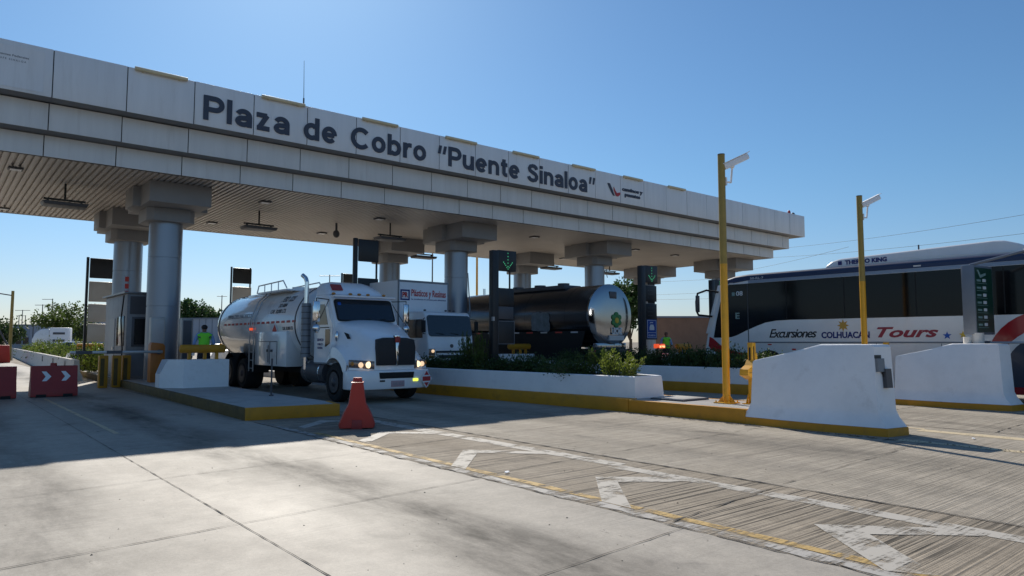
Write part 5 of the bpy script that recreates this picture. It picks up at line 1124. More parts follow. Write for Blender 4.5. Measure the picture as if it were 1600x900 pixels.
# boom barrier of the closed lane
t = thing('boom_barrier', 'orange boom barrier with its arm lowered across the closed left lane', 'boom barrier', (5.98, 26, 0.25))
g = G(); g.prism([(5.76, 0.25), (6.20, 0.25), (6.20, 1.46), (6.14, 1.54), (5.80, 1.58), (5.76, 1.5)], 'y', 25.8, 26.2, bev=0.02); cb = obj('cabinet', g, 'orange', t)
g = G(); g.cyl((6.0, 25.72, 1.26), (6.0, 25.85, 1.26), 0.08, seg=14); obj('hub', g, 'dgrey', cb)
g = G(); g.box(3.45, 6.1, 25.68, 25.74, 1.22, 1.31, bev=0.01); am = obj('arm', g, 'alu', t)
for x in (3.6, 4.45): 
    g = G(); g.box(x, x + 0.45, 25.675, 25.745, 1.215, 1.315); obj('arm_band', g, 'dgrey', am)
# bollards
b0 = thing('bollard', 'yellow square bollard with open front, leftmost by the booth', 'bollard', (4.78, 28.0, 0.0), 'yellow bollards in front of the booth')
g = G(); g.box(4.64, 4.92, 28.0, 28.25, 0.0, 1.12, bev=0.03); obj('shell', g, 'yellow', b0)
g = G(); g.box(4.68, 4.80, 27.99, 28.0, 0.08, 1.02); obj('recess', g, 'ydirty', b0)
dup(b0, (5.20, 28.05, 0.0), 'yellow square bollard beside the booth corner, right of the leftmost bollard')
dup(b0, (5.55, 28.3, 0.0), 'yellow square bollard closest to the booth door, rightmost of the row')
# toll booth
t = thing('toll_booth', 'grey steel toll booth with dark window, left of the front column', 'toll booth', (6.4, 30.5, 0.25))
g = G(); g.box(5.62, 7.05, 29.0, 33.0, 0.25, 3.38, bev=0.03); bo = obj('wall', g, 'booth', t)
g = G(); g.box(5.72, 6.98, 28.975, 29.0, 2.62, 3.28); obj('louvre_panel', g, 'dgrey', bo)
g = G(); g.box(5.80, 6.95, 28.97, 29.0, 1.42, 2.52, bev=0.01); wf = obj('window', g, 'dgrey', bo)
g = G(); g.box(5.88, 6.90, 28.955, 28.972, 1.5, 2.45); obj('pane', g, 'glass', wf)
g = G(); g.box(5.75, 6.95, 28.985, 29.0, 0.35, 1.3); obj('lower_panel', g, 'grey', bo)
g = G(); g.box(5.595, 5.62, 29.3, 30.6, 1.45, 2.55, bev=0.01); obj('window', g, 'glass', bo)
g = G(); g.box(5.60, 5.62, 31.0, 32.0, 0.4, 2.5); dr = obj('door', g, 'grey', bo); g = G(); g.box(5.57, 5.60, 31.1, 31.2, 1.3, 1.4); obj('handle', g, 'chrome', dr)
g = G(); g.box(6.28, 6.72, 28.8, 28.97, 1.0, 1.35, bev=0.01); obj('meter_box', g, 'matblack', t)
g = G(); g.tube([(5.50, 28.95, 3.3), (5.42, 28.9, 2.4), (5.50, 28.92, 1.3), (5.48, 28.9, 0.5)], 0.025, 6); obj('cable', g, 'matblack', t)
g = G(); g.cyl((6.55, 28.75, 0.25), (6.55, 28.75, 1.1), 0.05, seg=10); obj('vent_pipe', g, 'plainwhite', t)
g = G(); g.box(5.5, 7.15, 28.9, 33.1, 3.38, 3.44); obj('roof', g, 'grey', t)
t = thing('steel_cabinet', 'tall narrow bare steel cabinet left of the attendant in the green vest', 'cabinet', (6.6, 25.0, 0.25))
g = G(); g.box(6.44, 6.78, 24.8, 25.2, 0.25, 2.38, bev=0.02); cb = obj('cabinet_body', g, mat('brown_steel', (0.30, 0.26, 0.23), 0.4, metal=0.5, vary=0.2), t)
g = G(); g.box(6.48, 6.74, 24.79, 24.8, 0.4, 2.3); g.box(6.70, 6.73, 24.76, 24.79, 1.3, 1.42); obj('door', g, 'dgrey', cb)
t = thing('column_locker', 'pale steel locker standing in front of the leftmost front column', 'locker', (6.1, 26.9, 0.25))
g = G(); g.box(5.95, 6.40, 26.75, 27.05, 0.25, 2.45, bev=0.02); cb = obj('locker_body', g, 'signback', t)
g = G(); g.box(6.0, 6.35, 26.74, 26.75, 0.35, 2.35); obj('door', g, 'alu', cb)
# bumper nose: white block with yellow roller rail
def nose(x0, x1, y, label, d_=0.8, zb=0.25, h=1.07, sc_=1.0, m='whitewall', my='yellow'):
    t = thing('nose_guard', label, 'nose guard', ((x0 + x1) / 2, y + d_ / 2, zb), 'white block nose guards with yellow rails')
    g = G(); k = 0.34
    NP = [(x0 - 0.50, y + 0.62, h - .42), (x0 - 0.34, y + 0.42, h), (x0, y, h), (x1, y, h), (x1 + 0.02, y + d_, h), (x0 - 0.34, y + d_ + .3, h), (x0 - 0.50, y + d_ + .3, h - .42)]
    g.loft([[(a_, b_, zb) for a_, b_, _ in NP], [(a_, b_, c_ - .012) for a_, b_, c_ in NP], [(a_ + (0.012 if a_ < x0 + .3 else -0.012), b_ + 0.010, c_) for a_, b_, c_ in NP]])
    bl = obj('block', g, m, t, ang=20)
    g = G(); g.cyl((x0 - 0.02, y + 0.25, 1.39), (x1 - 0.1, y + 0.25, 1.39), 0.125, seg=18); rl = obj('rail', g, my, t)
    g = G(); g.ball((x1 - 0.1, y + 0.25, 1.39), (0.06, 0.125, 0.125)); g.ball((x0 - 0.02, y + 0.25, 1.39), (0.06, 0.125, 0.125)); obj('rail_end', g, my, rl)
    for x in (x0 + 0.2, (x0 + x1) / 2, x1 - 0.3):
        g = G(); g.box(x - 0.04, x + 0.04, y + 0.2, y + 0.3, h - 0.02, 1.28); obj('rail_post', g, my, t)
    return t
nose(5.83, 7.12, 22.1, 'white nose guard block with brown-yellow rail in front of the green-vested attendant')
nose(19.5, 20.7, 23.5, 'white nose guard with yellow rail seen behind the dark planter shrubs', 0.6, 0.28)
nose(26.85, 27.85, 20.2, 'white nose guard with yellow rail at the far island by the brown wall', 0.6, 0.28)
nose(5.75, 6.9, 40.2, 'white nose guard with bright sunlit yellow rail at the far left beyond the booth', 0.6, 0.2)
nose(13.1, 14.4, 42.0, 'white nose guard with bright sunlit yellow rail beyond the tail of the white tanker truck', 0.6, 0.2)
# marker post on island 1
t = thing('marker_post', 'thin bare steel marker post on the left island, beside the truck fuel tank', 'marker post', (6.72, 17.6, 0.25))
g = G(); g.cyl((6.72, 17.6, 0.25), (6.72, 17.6, 1.18), 0.022, seg=8); obj('rod', g, 'dgrey', t)
g = G(); g.cyl((6.72, 17.6, 0.25), (6.72, 17.6, 0.28), 0.06, seg=10); obj('foot', g, 'dgrey', t)
# access slab on island 2
t = thing('access_cover', 'raised concrete access cover on the near island beside the planter end', 'manhole cover', (13.3, 10.2, 0.28))
g = G(); g.prism([(12.95, 9.75), (13.85, 9.75), (13.85, 10.6), (12.95, 10.6)], 'z', 0.28, 0.33, bev=0.012); obj('cover', g, 'island', t)
g = G(); g.prism([(12.92, 9.72), (13.88, 9.72), (13.88, 10.63), (12.92, 10.63)], 'z', 0.275, 0.315, bev=0.004); obj('cover_frame', g, 'dgrey', t)

# ---------------------------------------------------------------- plastic road barriers
def water_barrier(x0, x1, y, label, m, chev=True, group='red plastic road barriers'):
    t = thing('plastic_barrier', label, 'plastic barrier', ((x0 + x1) / 2, y, 0), group)
    pr = [(-0.30, 0.02), (0.30, 0.02), (0.31, 0.10), (0.27, 0.26), (0.14, 0.50), (0.10, 0.84), (0.09, 0.90), (-0.09, 0.90), (-0.10, 0.84), (-0.14, 0.50), (-0.27, 0.26), (-0.31, 0.10)]
    g = G()
    secs = [(x0, 0.97), (x0 + 0.02, 1.0), (x1 - 0.02, 1.0), (x1, 0.97)]
    g.loft([[(x, y + a * k, z * (0.98 + 0.02 * k)) for a, z in pr] for x, k in secs]); obj('shell', g, m, t, ang=50)
    g = G(); xm = (x0 + x1) / 2 - 0.02
    g.cyl((xm, y, 0.88), (xm, y, 0.98), 0.09, 0.08, seg=14); obj('filler_cap', g, m, t)
    g = G(); 
    for x in (x0 + 0.25, x1 - 0.25): g.box(x - 0.12, x + 0.12, y - 0.325, y + 0.325, 0.0, 0.09)
    obj('foot_recess', g, 'matblack', t)
    if chev:
        dy = (0.27 - 0.14) / 0.24
        for cxx in ((x0 + x1) / 2 - 0.30, (x0 + x1) / 2 + 0.18):
            g = G(); o_ = Vector((cxx, y - 0.165, 0.48)); uy = Vector((0, 0.115, 1)).normalized()
            g.plate((cxx, y - 0.152, 0.44), (1, 0, 0), uy, [(-0.02, 0), (0.09, 0), (0.22, 0.15), (0.09, 0.30), (-0.02, 0.30), (0.08, 0.15)], 0.012); obj('chevron', g, 'plainwhite', t, ang=0)
    return t
water_barrier(0.75, 2.02, 24.6, 'dark red plastic barrier cut by the left picture edge', 'darkred', False)
water_barrier(2.36, 3.52, 24.7, 'dark red plastic barrier with two white chevrons, across the closed lane', 'darkred')
# the one near the truck, seen end-on
t = thing('plastic_barrier', 'orange-red plastic barrier seen end-on beside the truck bumper', 'plastic barrier', (6.30, 12.1, 0), 'red plastic road barriers')
rt = Matrix.Rotation(R(-28), 3, 'Z'); c_ = Vector((6.28, 12.15, 0))
pr = [(-0.31, 0.02), (0.31, 0.02), (0.33, 0.08), (0.26, 0.26), (0.16, 0.45), (0.11, 0.80), (0.095, 0.84), (-0.095, 0.84), (-0.11, 0.80), (-0.16, 0.45), (-0.26, 0.26), (-0.33, 0.08)]
g = G(); g.loft([[(a * k, yy, z * (0.985 + 0.015 * k)) for a, z in pr] for yy, k in ((-0.26, 0.93), (-0.23, 1.0), (0.23, 1.0), (0.26, 0.93))])
for v in g.bm.verts: v.co = rt @ v.co + c_
obj('shell', g, 'red', t, ang=50)
g = G(); g.cyl((0, -0.02, 0.83), (0, -0.02, 0.93), 0.095, 0.08, seg=16)
for v in g.bm.verts: v.co = rt @ v.co + c_
obj('filler_cap', g, 'red', t)
g = G(); g.box(-0.115, 0.115, -0.25, 0.27, 0.838, 0.852, bev=0.004)
for v in g.bm.verts: v.co = rt @ v.co + c_
obj('rim', g, 'red', t)
g = G(); g.prism([(-0.10, 0.0), (0.10, 0.0), (0.085, 0.17), (-0.085, 0.17)], 'y', -0.275, -0.2, bev=0.01)
for v in g.bm.verts: v.co = rt @ v.co + c_
obj('coupling', g, 'darkred', t)

# ---------------------------------------------------------------- low barrier wall with bushes on the left
t = thing('median_wall', 'long low stained concrete wall numbered 11, 12, 13 at the far left', 'barrier wall', (5.8, 60, 0))
a = Vector((4.75, 33.5, 0)); b = Vector((7.7, 98, 0)); dv = (b - a).normalized(); nn = Vector((-dv.y, dv.x, 0)); L = (b - a).length; nseg = 16
g = G()
for i in range(nseg):
    p = a + dv * (L * i / nseg + 0.02); q = a + dv * (L * (i + 1) / nseg - 0.02)
    def sec(c): return [c - nn * 0.24 * -1 + Vector((0, 0, -0.02)), c + nn * 0.22 + Vector((0, 0, 0.2)), c + nn * 0.12 + Vector((0, 0, 0.4)), c + nn * 0.09 + Vector((0, 0, 0.86)), c - nn * 0.09 + Vector((0, 0, 0.86)), c - nn * 0.12 + Vector((0, 0, 0.4)), c - nn * 0.22 + Vector((0, 0, 0.2)), c - nn * 0.24 + Vector((0, 0, -0.02))]
    g.loft([sec(p), sec(q)])
mw = obj('wall', g, 'offwhite', t)
g = G()
for s, dd in (('11', 3.2), ('13', 9.5), ('12', 17)):
    p = a + dv * (dd + 0.6) + nn * 0.125; g.text(s, plane_fn(p + Vector((0, 0, 0.45)), -dv, (0, 0, 1)), width=0.55, height=0.30, depth=0.01, bold=0.03)
obj('stencil_number', g, 'inkblack', mw, ang=0, norm=False)
t = thing('camera_pole', 'distant yellow-brown pole with small camera arm at the far left', 'camera pole', (5.45, 73, 0))
g = G(); g.cyl((5.45, 73, 0), (5.45, 73, 5.9), 0.13, 0.11, seg=14); obj('pole', g, 'ybrown', t)
g = G(); g.tube([(5.45, 73, 5.5), (3.8, 73, 5.75)], 0.05, 6); g.ball((3.7, 73, 5.75), (0.25, 0.2, 0.18)); obj('camera_arm', g, 'dgrey', t)
t = thing('boom_gate', 'dark boom arm raised at a slant beside the distant left pole', 'boom gate', (5.6, 74, 0))
g = G(); g.tube([(5.6, 74, 0.0), (5.6, 74, 1.1)], 0.16, 8); obj('housing', g, 'offwhite', t)
g = G(); g.tube([(5.5, 74, 1.0), (3.6, 74.2, 4.9)], 0.08, 6); obj('arm', g, 'dgrey', t)
t = thing('plastic_barrier', 'small distant red barrier at the left picture edge', 'plastic barrier', (3.2, 66, 0), 'red plastic road barriers')
g = G(); g.prism([(2.9, 0), (5.0, 0), (4.9, 1.35), (3.0, 1.35)], 'y', 66, 66.5, bev=0.05); obj('shell', g, 'red', t)
g = G(); g.cyl((3.9, 66.25, 1.34), (3.9, 66.25, 1.45), 0.1); obj('filler_cap', g, 'red', t)

# ================================================================ PEOPLE
def person(x, y, z, face, label, H=1.74, vest='vest', arms='front'):
    """body grown from a joint skeleton; face = heading in degrees (0 looks to +Y)"""
    J = {}; E = []
    def j(n, p, r, par=None):
        J[n] = (Vector(p), r, len(J)); 
        if par: E.append((J[par][2], J[n][2]))
    k = H / 1.74
    j('pelvis', (0, 0, .95), (.155, .105)); j('waist', (0, 0.0, 1.10), (.140, .10), 'pelvis'); j('chest', (0, 0.0, 1.30), (.165, .115), 'waist'); j('upper', (0, -0.0, 1.42), (.13, .09), 'chest')
    j('neck', (0, 0.01, 1.50), (.055, .055), 'upper'); j('jaw', (0, 0.03, 1.57), (.068, .075), 'neck'); j('head', (0, 0.02, 1.66), (.078, .095), 'jaw'); j('crown', (0, 0.01, 1.71), (.055, .06), 'head')
    for s, n in ((-1, 'l'), (1, 'r')):
        j(n + 'hip', (s * .10, 0, .88), (.095, .10), 'pelvis'); j(n + 'knee', (s * .115, .03, .49), (.062, .065), n + 'hip'); j(n + 'shin', (s * .12, 0.0, .28), (.052, .056), n + 'knee'); j(n + 'ankle', (s * .125, -.02, .09), (.038, .04), n + 'shin'); j(n + 'foot', (s * .14, .09, .04), (.042, .034), n + 'ankle'); j(n + 'toe', (s * .145, .16, .03), (.036, .022), n + 'foot')
        j(n + 'sh', (s * .19, 0, 1.43), (.062, .062), 'upper')
        if arms == 'front': el, wr, hd = (s * .27, .0, 1.16), (s * .19, .22, 1.10), (s * .16, .30, 1.12)
        else: el, wr, hd = (s * .27, -.02, 1.14), (s * .29, .06, .90), (s * .285, .09, .82)
        j(n + 'el', el, (.045, .045), n + 'sh'); j(n + 'wr', wr, (.030, .026), n + 'el'); j(n + 'hand', hd, (.038, .022), n + 'wr')
        dvv = (Vector(hd) - Vector(wr)).normalized(); sd = Vector((1, 0, 0))
        if abs(dvv.x) > .8: sd = Vector((0, 1, 0))
        for q, (o_, ln) in enumerate(((-.030, .062), (-.010, .075), (.011, .070), (.030, .055))):
            p1 = Vector(hd) + sd * o_ + dvv * .035; p2 = p1 + dvv * ln * .6 + Vector((0, 0, -.008)); p3 = p2 + dvv * ln * .4 + Vector((0, 0, -.018))
            j(f'{n}f{q}a', p1, (.0095, .0095), n + 'hand'); j(f'{n}f{q}b', p2, (.0085, .0085), f'{n}f{q}a'); j(f'{n}f{q}c', p3, (.007, .007), f'{n}f{q}b')
        tb = Vector(hd) - s * sd * .035; j(n + 't', tb, (.012, .012), n + 'hand'); j(n + 't2', tb - s * sd * .02 + dvv * .035, (.009, .009), n + 't')
    me = bpy.data.meshes.new('p'); me.from_pydata([tuple(v[0] * k) for v in J.values()], E, [])
    o = bpy.data.objects.new('p', me); col.objects.link(o)
    sk = o.modifiers.new('s', 'SKIN'); sk.use_smooth_shade = True
    for v, d_ in zip(J.values(), me.skin_vertices[0].data): d_.radius = (v[1][0] * k, v[1][1] * k); d_.use_root = (v[2] == 0)
    sb = o.modifiers.new('b', 'SUBSURF'); sb.levels = 2
    bm_ = bpy.data.meshes.new_from_object(o.evaluated_get(bpy.context.evaluated_depsgraph_get())); bpy.data.objects.remove(o)
    T_ = thing('person', label, 'person', (x, y, z))
    T_.rotation_euler.z = R(face)
    def put(nm, mesh, mats, par=T_):
        mesh.materials.clear()
        for m in mats: mesh.materials.append(M[m])
        for p in mesh.polygons: p.use_smooth = True
        q = bpy.data.objects.new(nm, mesh); col.objects.link(q); q.parent = par; return q
    body = bm_.copy()
    bd = put('body', body, ['skin', 'shirt', 'trouser', 'matblack'])
    for p in body.polygons:
        c = p.center / k; arm = abs(c.x) > 0.2 or c.y > 0.14
        if c.z < 0.11: p.material_index = 3
        elif c.z < 1.0 and not (abs(c.x) > 0.22): p.material_index = 2
        elif c.z < 1.49:
            hnd = (Vector((abs(c.x), c.y, c.z)) - Vector((.16, .31, 1.11) if arms == 'front' else (.285, .10, .82))).length
            p.material_index = 0 if hnd < 0.13 else 1
        else: p.material_index = 0
    def shell(nm, test, off, m):
        b = bmesh.new(); b.from_mesh(bm_); bmesh.ops.recalc_face_normals(b, faces=b.faces)
        b.normal_update()
        nv = {v: v.co + v.normal * off for v in b.verts}
        kill = [f for f in b.faces if not test(f.calc_center_median() / k)]
        for v, c in nv.items(): v.co = c
        bmesh.ops.delete(b, geom=kill, context='FACES')
        me2 = bpy.data.meshes.new(nm); b.to_mesh(me2); b.free()
        q = put(nm, me2, [m]); s_ = q.modifiers.new('t', 'SOLIDIFY'); s_.thickness = 0.008; return q
    v_ = shell('vest', lambda c: 0.98 < c.z < 1.475 and abs(c.x) < 0.185 and c.y < 0.17 and not (abs(c.x) > 0.14 and c.z > 1.44), 0.022, 'vest')
    shell('reflective_tape', lambda c: (1.06 < c.z < 1.10 or 1.355 < c.z < 1.385) and abs(c.x) < 0.185 and c.y < 0.17, 0.032, 'vestdark')
    shell('hair', lambda c: c.z > 1.60 and (c.y < 0.055 or c.z > 1.71), 0.012, 'hair')
    g = G()
    for s in (-1, 1): g.ball((s * .030 * k, .112 * k, 1.665 * k), (.012, .006, .008), 8, 6); 
    e_ = G(); me3 = bpy.data.meshes.new('eyes'); g.bm.to_mesh(me3); g.bm.free(); put('eyes', me3, ['matblack'])
    g = G(); g.prism([(-.012, 1.615), (.012, 1.615), (.006, 1.66), (-.006, 1.66)], 'y', .10, .128, bev=.004)
    for s in (-1, 1): g.ball((s * .080, .02, 1.645), (.010, .020, .030), 8, 6)
    g.box(-.022, .022, .100, .108, 1.585, 1.592)
    for v in g.bm.verts: v.co *= k
    me4 = bpy.data.meshes.new('face'); g.bm.to_mesh(me4); g.bm.free(); put('face_features', me4, ['skin'])
    bpy.data.meshes.remove(bm_)
    return T_
person(6.88, 23.85, 0.25, -8, 'attendant in a lime vest over a pale blue shirt, back turned, behind the nose guard', H=1.92)
person(27.3, 21.45, 0.28, 150, 'small distant attendant in a lime vest in front of the brown wall', H=1.8, arms='front')
g = G(); 
t = thing('red_tail_lamp', 'glowing red tail lamp box left of the distant attendant', 'lamp', (26.4, 21.0, 0.28))  # red glow taken for a vehicle's tail lamp, set on an island post
g = G(); g.box(26.05, 26.65, 21.0, 21.2, 1.30, 1.5, bev=0.02); lb = obj('housing', g, 'redlamp', t)
g = G(); g.box(26.25, 26.62, 20.985, 21.0, 1.33, 1.42); obj('lamp_core', g, 'hotlamp', lb)
g = G(); g.cyl((26.2, 21.1, 0.28), (26.2, 21.1, 1.30), 0.04); obj('post', g, 'black', t)
t = thing('notice_board', 'small pale notice board below the distant attendant', 'notice board', (27.3, 20.6, 0.28))
g = G(); g.box(27.0, 27.75, 20.55, 20.6, 0.75, 1.35, bev=0.005); nb = obj('board', g, 'plainwhite', t)
g = G()
for s in (0.1, 0.62): g.cyl((27.0 + s, 20.58, 0.28), (27.0 + s, 20.58, 0.75), 0.02, seg=6)
obj('leg', g, 'grey', t)
g = G(); g.text('PASE', plane_fn((27.12, 20.548, 1.08), (1, 0, 0), (0, 0, 1)), width=0.4, height=0.12, depth=0.003, bold=0.03); obj('lettering', g, 'starblue', nb, ang=0, norm=False)

# ================================================================ PLANTS
def leaf_mesh(name, pts, size, seed, m, stems=None, elong=2.0):
    rnd = random.Random(seed); vs_, fs = [], []
    for (p, dr) in pts:
        s = size * rnd.uniform(.6, 1.25); d_ = Vector(dr) + Vector((rnd.gauss(0, .5), rnd.gauss(0, .5), rnd.gauss(0, .45)))
        if d_.length < .01: d_ = Vector((0, 0, 1))
        d_.normalize(); u = d_.cross(Vector((rnd.gauss(0, 1), rnd.gauss(0, 1), rnd.gauss(0, 1)))).normalized()
        n_ = d_.cross(u); b = len(vs_); P = Vector(p)
        vs_ += [P, P + d_ * s * elong * .5 + u * s * .5 + n_ * s * .1, P + d_ * s * elong, P + d_ * s * elong * .5 - u * s * .5 + n_ * s * .1]; fs.append((b, b + 1, b + 2, b + 3))
    me = bpy.data.meshes.new(name); me.from_pydata([tuple(v) for v in vs_], [], fs); me.materials.append(M[m]); return me
def shrub_proto(kind, seed):
    rnd = random.Random(seed); pts = []; g = G()
    if kind == 'spiky':
        ns, hh, rad, n_ = 26, 0.62, 0.62, 75
    else:
        ns, hh, rad, n_ = 42, 0.50, 0.70, 75
    for i in range(ns):
        a = rnd.uniform(0, 6.283); r0 = rnd.uniform(0, .30); rr = r0 + rnd.uniform(.05, rad - .25)
        h_ = hh * rnd.uniform(.55, 1.25) * (1.15 - rr * .7); b0 = Vector((r0 * math.cos(a), r0 * math.sin(a), 0)); b1 = Vector((rr * math.cos(a), rr * math.sin(a), h_)); mid = (b0 + b1) / 2 + Vector((0, 0, h_ * .18))
        g.tube([tuple(b0), tuple(mid), tuple(b1)], 0.007, 5)
        for q in range(n_):
            t = rnd.uniform(.12, 1.0) ** .8; p = (b0 * (1 - t) ** 2 + mid * 2 * t * (1 - t) + b1 * t * t); sp = .085 * (1.1 - .75 * t) if kind == 'spiky' else .13
            p += Vector((rnd.gauss(0, sp), rnd.gauss(0, sp), rnd.gauss(0, sp * .8))); p.z = max(.0, p.z); dd = (b1 - b0).normalized() + Vector((math.cos(rnd.uniform(0, 6.28)), math.sin(rnd.uniform(0, 6.28)), .1)) * .5
            pts.append((p, dd))
    st = bpy.data.meshes.new('stems'); g.bm.to_mesh(st); g.bm.free(); st.materials.append(M['bark'])
    return pts, st
PR = {}
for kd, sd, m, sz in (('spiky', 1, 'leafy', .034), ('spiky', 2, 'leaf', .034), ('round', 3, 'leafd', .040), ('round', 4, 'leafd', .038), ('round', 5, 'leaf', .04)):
    pts, st = shrub_proto(kd, sd); PR[sd] = (leaf_mesh('foliage', pts, sz, sd, m), st)
def shrub(x, y, z, sd, s, label, grp, rz=0, sz=None):
    t = thing('shrub', label, 'shrub', (x, y, z), grp); t.scale = (s, s, sz or s); t.rotation_euler.z = rz
    for nm, me in (('foliage', PR[sd][0]), ('stems', PR[sd][1])):
        q = bpy.data.objects.new(nm, me); col.objects.link(q); q.parent = t
    return t
rs = random.Random(11)
lab2 = 'dark shaded shrub in the near planter, in the row under the canopy'
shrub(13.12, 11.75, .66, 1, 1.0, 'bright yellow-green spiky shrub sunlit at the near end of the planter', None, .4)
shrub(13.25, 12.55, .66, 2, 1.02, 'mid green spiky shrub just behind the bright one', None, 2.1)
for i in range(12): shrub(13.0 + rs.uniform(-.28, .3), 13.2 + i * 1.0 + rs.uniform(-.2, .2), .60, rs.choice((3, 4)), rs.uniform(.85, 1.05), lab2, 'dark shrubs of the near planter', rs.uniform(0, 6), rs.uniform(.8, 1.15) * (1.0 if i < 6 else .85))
for i in range(2):
    shrub(12.75 + i * .25, 16.9 + i * 1.1, 0.60, 2, .5, 'thin upright sapling tips in front of the box truck cab', 'thin saplings in front of the box truck', i * 2.0, 1.7)
lab3 = 'dark shrub in the second planter, left of the yellow pole'
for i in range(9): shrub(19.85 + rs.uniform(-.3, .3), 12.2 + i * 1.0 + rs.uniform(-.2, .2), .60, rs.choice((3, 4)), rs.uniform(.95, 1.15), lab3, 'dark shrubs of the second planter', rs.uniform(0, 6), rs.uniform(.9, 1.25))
shrub(19.75, 11.3, .6, 5, .8, 'green shrub at the near end of the second planter, behind the yellow pole', None, 1.0)
shrub(20.45, 11.7, .62, 1, .7, 'bright green shrub top in front of the bus front wheel', None, 2.0, .75)
labl = 'sunlit roadside shrub growing behind the low numbered wall'
for i in range(16):
    y = 36.5 + i * 3.4; shrub(4.75 + (y - 33.5) * .0457 + 1.35, y, .0, rs.choice((2, 5, 1)), rs.uniform(1.7, 2.2), labl, 'shrubs behind the low numbered wall', rs.uniform(0, 6), rs.uniform(1.5, 2.3))

def tree(x, y, h, cr, label, seed, m='leaft', grp=None, n=5200, trunk=.35, flat=.7, leafs=.20):
    rnd = random.Random(seed); t = thing('tree', label, 'tree', (x, y, 0), grp)
    g = G(); th = h * trunk; tips = []
    g.cyl((x, y, -0.05), (x + .1, y, th), .045 * h * .55, .03 * h * .55, seg=10)
    for i in range(9):
        a = rnd.uniform(0, 6.28); e = Vector((x + math.cos(a) * cr * rnd.uniform(.35, .75), y + math.sin(a) * cr * rnd.uniform(.35, .75), th + (h - th) * rnd.uniform(.3, .85)))
        md = Vector((x, y, th)).lerp(e, .5) + Vector((0, 0, .06 * h)); g.cyl((x, y, th - .02 * h), md, .018 * h * .5, .012 * h * .5, seg=6); g.cyl(md, e, .012 * h * .5, .004 * h * .5, seg=6); tips.append(e); tips.append(md)
    obj('trunk', g, 'bark', t)
    pts = []; clumps = [(tp, cr * rnd.uniform(.22, .42)) for tp in tips] + [(Vector((x + rnd.gauss(0, cr * .45), y + rnd.gauss(0, cr * .45), th + (h - th) * rnd.uniform(.35, 1.0))), cr * rnd.uniform(.14, .3)) for _ in range(20)]
    for i in range(n):
        c, r_ = rnd.choice(clumps); dd = Vector((rnd.gauss(0, 1), rnd.gauss(0, 1), rnd.gauss(0, 1) * flat)).normalized(); p = c + dd * r_ * rnd.uniform(.45, 1.1) ** .6 - Vector((x, y, 0)); pts.append((p, dd))
    me = leaf_mesh('crown', pts, leafs, seed, m, elong=1.6); q = bpy.data.objects.new('crown', me); col.objects.link(q); q.parent = t
    return t
def FR(fw, px): r = (px - 800) / 1104 * fw; v = F * fw + RT * r; return v.x, v.y
x, y = FR(92, 95); tree(x, y, 6.4, 3.4, 'feathery pale green tree behind the distant white truck', 21, 'leaf', n=3800, flat=.45, leafs=.20)
x, y = FR(98, 128); tree(x, y, 4.5, 2.4, 'small dark tree right of the distant white truck', 26, 'leafd', n=2500)
x, y = FR(132, 299); tree(x, y, 9.3, 3.4, 'round green tree above the attendant, left of the other one', 22, 'leaft', n=4500, trunk=.4, leafs=.30)
x, y = FR(134, 331); tree(x, y, 7.9, 2.6, 'lower round tree right beside the tanker truck tail', 23, 'leaft', n=3500, trunk=.4, leafs=.28)
x, y = FR(62, 984); tree(x, y, 7.4, 2.2, 'leafy green tree between the tanker end and the lane signal', 24, 'leaft', n=7000, leafs=.2, trunk=.25)
x, y = FR(120, 5); tree(x, y, 5.2, 4.2, 'low dark tree mass at the left horizon', 25, 'leafd', n=3500, trunk=.2, leafs=.3)
x, y = FR(135, 62); tree(x, y, 3.2, 3.4, 'low bushy tree right of the distant left pole', 27, 'leafd', n=2500, trunk=.2, leafs=.3)

# ================================================================ BACKGROUND
def fbox(name, label, cat, fw, p0, p1, z1, dep, m, extra=None, roof=True):
    """building facing the camera side at distance fw between picture directions p0 and p1"""
    r0 = (p0 - 800) / 1104 * fw; r1 = (p1 - 800) / 1104 * fw
    A = F * fw + RT * r0; Bv = F * fw + RT * r1; u = (Bv - A); Lg = u.length; u.normalize(); n_ = Vector((0, 0, 1)).cross(u)
    t = thing(name, label, cat, tuple((A + Bv) / 2))
    def bx_(a, b, c, dd, z0, z1_, nm, mm, par=t):
        g = G(); P = [A + u * a + n_ * c, A + u * b + n_ * c, A + u * b + n_ * dd, A + u * a + n_ * dd]; g.loft([[(p.x, p.y, z0) for p in P], [(p.x, p.y, z1_) for p in P]]); return obj(nm, g, mm, par)
    wl = bx_(0, Lg, 0, dep, -0.1, z1, 'wall', m)
    if roof: bx_(-0.15, Lg + 0.15, -0.15, dep + .15, z1, z1 + .18, 'coping', 'farwall2')
    if extra: extra(bx_, Lg, wl)
    return t
def wins(n_, z0, z1, ww):
    def f(bx_, Lg, wl):
        for i in range(n_):
            a = Lg * (i + .5) / n_ - ww / 2; w_ = bx_(a, a + ww, -.04, .02, z0, z1, 'window', 'glass', wl)
    return f
def seam_panels(bx_, Lg, wl):
    for i in range(1, 9): bx_(Lg * i / 9 - .05, Lg * i / 9 + .05, -.05, .02, 0, 5.3, 'panel_seam', 'farwall2', wl)
fbox('boundary_wall', 'long brown block wall behind the far lanes, left of the bus', 'wall', 74, 1018, 1180, 4.1, .3, 'brick', None)
fbox('warehouse', 'long low grey-blue warehouse behind the attendant', 'warehouse', 115, 262, 352, 5.3, 12, 'farwall', seam_panels)
fbox('warehouse', 'blue-grey shed right of the distant white truck', 'shed', 110, 104, 140, 4.9, 8, 'farwall', wins(3, 1.4, 2.6, .8))
fbox('house', 'small low pale house left of the distant white truck', 'house', 130, 14, 48, 4.6, 8, 'farwall', wins(3, 1.2, 2.4, 1.0))
